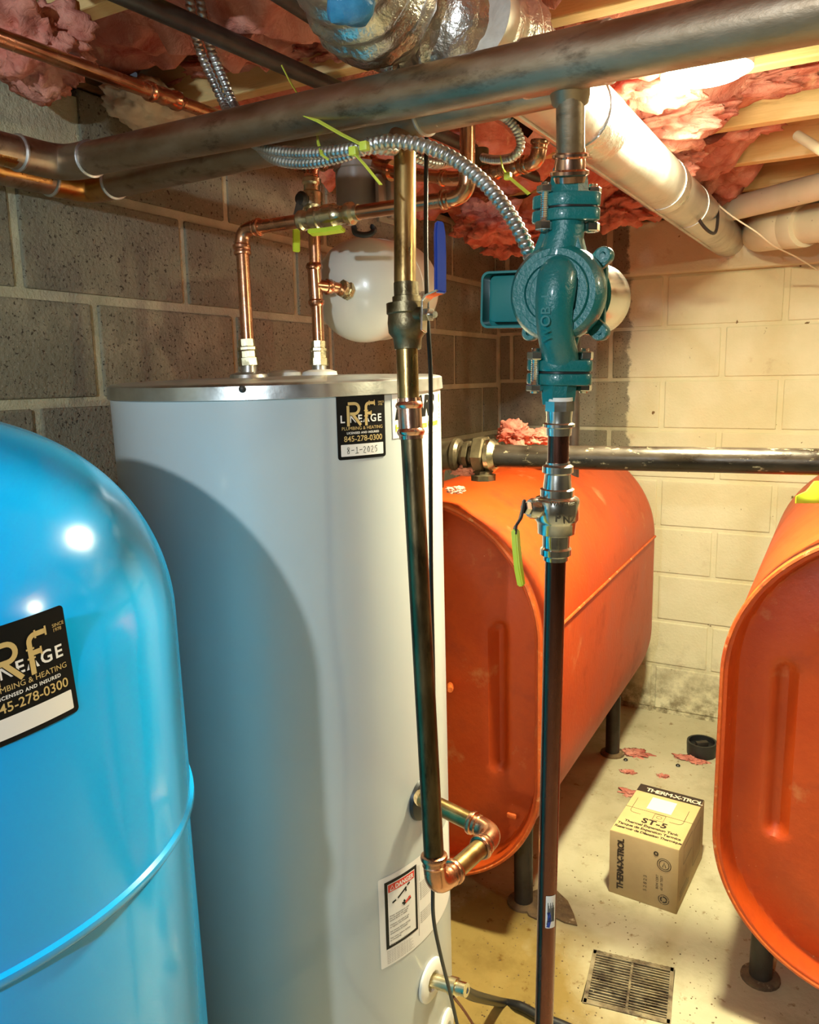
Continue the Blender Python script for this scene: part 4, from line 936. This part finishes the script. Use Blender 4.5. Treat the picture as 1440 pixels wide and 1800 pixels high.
# PVC drains
DP1 = empty('slim_drain_pipe', 'slim cream plastic drain pipe slanting down to the duct end at right', 'pipe', P(1275, 372, 2.6))
pipe(DP1, [P(1268, 372, 2.62), P(1520, 308, 2.10)+(P(1520, 308, 2.10)-P(1268, 372, 2.62))*1.3], .037, M['cream_pvc'])
lat(DP1, 'end_ring', [(0, .037), (.1, .041), (.9, .041), (1, .037)], P(1270, 372, 2.62), P(1276, 370, 2.60), M['cream_pvc'])
DP2 = empty('large_drain_pipe', 'large cream plastic drain pipe with elbow and coupling at the right edge', 'pipe', P(1350, 405, 2.6))
e_ = P(1345, 405, 2.62)
pipe(DP2, [P(1385, 398, 2.55), P(1540, 380, 2.25)+(P(1540, 380, 2.25)-P(1385, 398, 2.55))*2.2], .058, M['cream_pvc'])
MB().add(*sweep(smooth_path([P(1392, 398, 2.53), P(1365, 402, 2.58), P(1345, 406, 2.68), P(1338, 408, 2.78)], 6), .066, 32)).build('elbow', M['cream_pvc'], DP2)
lat(DP2, 'coupling', [(0, .066), (.05, .068), (.95, .068), (1, .066)], P(1384, 399, 2.55), P(1418, 395, 2.47), M['cream_pvc'], 36)
tag(MB().add(*sweep([P(1402, 238, 1.9), P(1475, 284, 1.75)+(P(1475, 284, 1.75)-P(1402, 238, 1.9))*1.5], .0115, 14)).build('stub_pipe', M['cream_pvc']), 'short grey stub pipe between the bright joists at the right edge', 'pipe')
tag(MB().add(*sweep(smooth_path([P(1196, 315, 2.05), P(1212, 350, 2.1), P(1235, 395, 2.15), P(1256, 410, 2.2), P(1262, 385, 2.25), P(1260, 355, 2.3)], 6), .0045, 8)).build('black_wire_loop', M['black']), 'black wire looped below the far end of the metal duct', 'wire')
tag(MB().add(*sweep(smooth_path([P(1262, 360, 2.3), P(1290, 382, 2.3), P(1330, 408, 2.3), P(1360, 432, 2.35), P(1400, 452, 2.45), P(1438, 475, 2.55)], 5), .0022, 6)).build('string', M['string']), 'pale string sagging across the cream drain pipes', 'string')

# ------------------------------------------------------------------ cardboard box
bo = Vector((-.317, 1.987, 0)); bxd = (Vector((-.504, 2.0, 0))-bo); W_ = bxd.length; bxd.normalize(); byd = Vector((-bxd.y, bxd.x, 0))
if byd.y < 0: byd = -byd
BDp, BHt = .285, .19
cb = empty('cardboard_box', 'brown cardboard box for an expansion tank on the floor between the orange tanks', 'box', bo+bxd*W_/2+byd*BDp/2)
ctr = bo+bxd*W_/2+byd*BDp/2+Z_*BHt/2
MB().add(*bx(ctr, (W_/2, BDp/2, BHt/2), (bxd, byd, Z_), .002)).build('carton', M['carton'], cb)
rt = -bxd          # reader's right on the front face
fm = plane_map(bo+bxd*W_, rt, Z_, -byd)
tmap = plane_map(bo+bxd*W_+Z_*BHt, rt, byd, Z_)
sm = plane_map(bo, byd, Z_, rt)
def flat(mp, x0, y0, x1, y1, l=.0): return [mp(x0, y0, l), mp(x1, y0, l), mp(x1, y1, l), mp(x0, y1, l)], [(0, 1, 2, 3)]
mesh('top_print', *flat(tmap, .001, .001, W_-.001, BDp-.002, .0), M['cartontop'], cb, False)
mesh('dark_strip', *flat(tmap, .001, BDp-.045, W_-.001, BDp-.003, .0004), M['brownink'], cb, False)
txt(cb, [('THERM-X-TROL', .025, BDp-.036, .027, .0006, .82)], tmap, M['cream'], 'strip_lettering', .0008)
mesh('address_label', *flat(tmap, .055, BDp-.13, .125, BDp-.062, .0008), M['white'], cb, False, 'white address label')
txt(cb, [('ST-5', .062, .080, .034, .0012, 1.1), ('Thermal Expansion Tank', .020, .062, .0155, .0004, .95), ('Tanque de Expansion Termica', .006, .044, .0155, .0004, .92), ('Reservoir de Dilatation Thermique', .004, .026, .0145, .0004, .9)], tmap, M['brownink'], 'top_lettering', .0006)
strokes(cb, [arc(.03, .13, .012, 180, 270)+[(.05, .118)], [(.018, .13), (.018, .2)], [(.165, .13), (.165, .2)], arc(.152, .13, .012, 0, -90)+[(.13, .118)], [(.085, .108), (.115, .108), (.115, .14), (.085, .14), (.085, .108)], arc(.1, .125, .007, 0, 360, 12)], .0012, tmap, M['brownink'], 'line_drawing', .0006)
def rot_map(mp, ox, oy): return lambda x, y, l=0: mp(ox-y, oy+x, l)
txt(cb, [('THERM-X-TROL', .0, .0, .0245, .0009, .86), ], rot_map(fm, .040, .020), M['brownink'], 'side_lettering', .0004)
txt(cb, [('52823', 0, 0, .013, 0, 1.6)], rot_map(fm, .105, .040), M['brownink'], 'stamped_number', .0004)
txt(cb, [('BOX CERT', 0, .012, .009, 0, 1), ('65 LB TEST', 0, 0, .009, 0, 1)], rot_map(fm, .148, .058), M['brownink'], 'fine_print', .0004)
strokes(cb, [arc(.150, .135, .018, 0, 360, 24), arc(.150, .135, .013, 0, 360, 24), arc(.152, .032, .014, 20, 130, 8), arc(.152, .032, .014, 140, 250, 8), arc(.152, .032, .014, 260, 370, 8), [(.146, .128), (.150, .142), (.155, .128)]], .0016, fm, M['brownink'], 'round_stamps', .0004)
strokes(cb, [arc(.152, .032, .008, 0, 110, 6), arc(.152, .032, .008, 130, 230, 6), arc(.152, .032, .008, 250, 350, 6), arc(.128, .162, .005, 0, 360, 10)], .0036, fm, M['brownink'], 'recycling_mark', .0004)
strokes(cb, [[(.05, .12), (.14, .12), (.14, .17), (.05, .17), (.05, .12)], [(.16, .05), (.24, .05), (.24, .16), (.16, .16), (.16, .05)], [(.02, .03), (.12, .03)], [(.02, .04), (.12, .04)], [(.02, .05), (.1, .05)], [(.06, .08), (.06, .1)], [(.08, .08), (.08, .105)]], .0022, sm, M['brownink'], 'end_print', .0004)
MB().add(*bx(bo+bxd*W_/2+byd*BDp/2+Z_*(BHt+.0004), (W_/2, .0006, .0006), (bxd, byd, Z_))).build('flap_gap', M['brownink'], cb)

# ------------------------------------------------------------------ drain grate
dc = (gc[0]+gc[1]+gc[2]+gc[3])/4; gx = (gc[1]-gc[0]).normalized(); gy = Vector((-gx.y, gx.x, 0)); gw = (gc[1]-gc[0]).length/2; gh = .086
GR = empty('drain_grate', 'rusty slotted floor drain grate at the lower right of the floor', 'grate', dc)
M['grate'] = mat('rusty_grate', (.20, .15, .08), (.34, .28, .17), 26, .7, None, .1, .002, 80, patch=[((.07, .045, .025), 18, .46, .60)])
mb = MB()
for sx in (-1, 1): mb.add(*bx(dc+gx*sx*(gw-.004)+Z_*-.001, (.005, gh+.004, .004), (gx, gy, Z_), .001))
for sy in (-1, 1): mb.add(*bx(dc+gy*sy*(gh-.004)+Z_*-.001, (gw, .007, .004), (gx, gy, Z_), .001))
mb.build('frame', M['grate'], GR, False)
MB().add(*bx(dc+Z_*-.002, (.003, gh, .004), (gx, gy, Z_), .001)).build('centre_rib', M['grate'], GR, False)
NS = 17
base = None
for k in range(NS):
    y = -gh+.012+(2*gh-.024)*(k+.5)/NS
    for sx in (-1, 1):
        if base is None:
            base = MB().add(*bx((0, 0, 0), (gw/2-.003, .0019, .004), bev=.0006)).build('slat', M['grate'], None, False); ob = base
        else: ob = base.copy(); COL.objects.link(ob)
        ob.parent = GR; ob.location = gx*sx*gw/2+gy*y+Z_*(-.0025+random.uniform(-.0008, .0008)); ob.rotation_euler = (0, 0, math.atan2(gx.y, gx.x)+random.uniform(-.012, .012))
MB().add(*bx(dc-Z_*.056, (gw-.002, gh-.002, .002), (gx, gy, Z_))).build('pit_shade_plate', M['black'], GR, False)  # black plate standing in for the shade inside the drain pit
for k in range(13):      # cast teeth on the upper frame bar
    x = -gw+.015+(2*gw-.03)*k/12
    MB().add(*bx(dc+gx*x+gy*(gh-.002)+Z_*.003, (.003, .004, .0015), (gx, gy, Z_), .0006)).build('tooth', M['grate'], GR, False)

# ------------------------------------------------------------------ odds and ends on the floor
bc = Vector((-.402, 2.93, 0))
bp_ = empty('pipe_cap', 'round black plastic cap on the floor by the back wall', 'cap', bc)
MB().add(*lathe([(0, .050), (.002, .052), (.045, .054), (.052, .053), (.052, .046), (.034, .045), (.034, 0)], bc, Z_, 36)).build('shell', M['black'], bp_)
MB().add(*bx(bc+Vector((.0, 0, .042)), (.022, .010, .008), (Vector((.8, .6, 0)), Vector((-.6, .8, 0)), Z_), .002)).build('lug', M['darkiron'], bp_)
def floor_pt(x, y): d = P(x, y, 1)-CAM; return CAM+d*(-CZ/d.z)
SC = [((1115, 1325), .045, 'pink insulation shred on the floor beside the left orange tank'), ((1215, 1335), .040, 'pink insulation shred on the floor in front of the black cap'), ((1105, 1358), .022, 'small pink insulation shred nearest the shadow of the left tank'),
      ((1108, 1395), .03, 'dark pink insulation shred behind the cardboard box'), ((1165, 1365), .016, 'thin curl of pink insulation on the floor in front of the black cap')]
for i, (p, s, lab) in enumerate(SC):
    q = floor_pt(*p); tuft(q+Z_*.002, (s, s*.6, .006), lab, 80+i, 'insulation scraps', rough=.9)
for i, p in enumerate(((1100, 1337), (1192, 1347))):
    q = floor_pt(*p); tag(MB().add(*lathe([(0, .006), (.004, .0085), (.008, .005), (.009, 0)], q, Z_, 10)).build('black_bead', M['black']), ('small black plug on the floor, left of two', 'small black plug on the floor, right of two')[i], 'plug', 'small black plugs')
q = floor_pt(975, 1612)
V = []; Fc = []; n = 28
ol = [(-.09, .03), (-.06, .07), (-.01, .085), (.04, .05), (.075, .0), (.10, -.045), (.06, -.05), (.02, -.04), (-.02, -.075), (-.05, -.07), (-.08, -.03)]
V, Fc = prism([(a*.85, b_*.85) for a, b_ in ol], (q.x-.02, q.y+.03, .003), X_, Y_, Z_, .0025, .001)
tag(MB().add(*[V, Fc]).build('rusty_plate', M['dirt']), 'rusty dirt-caked plate on the floor under the left orange tank leg', 'plate')
random.seed(11)
# rust crumbs on the floor
cm = MB()
for k in range(260):
    px = random.uniform(830, 1260); py = random.uniform(1500, 1790); q = floor_pt(px, py); s = random.uniform(.0008, .0026)
    V, Fc = lathe([(0, s), (s*.6, s*.6), (s*.8, 0)], q, Z_, 5); cm.add(V, Fc)
tag(cm.build('rust_crumbs', M['dirt'], None, False), 'fine rust crumbs scattered over the concrete floor', 'debris', kind='stuff')
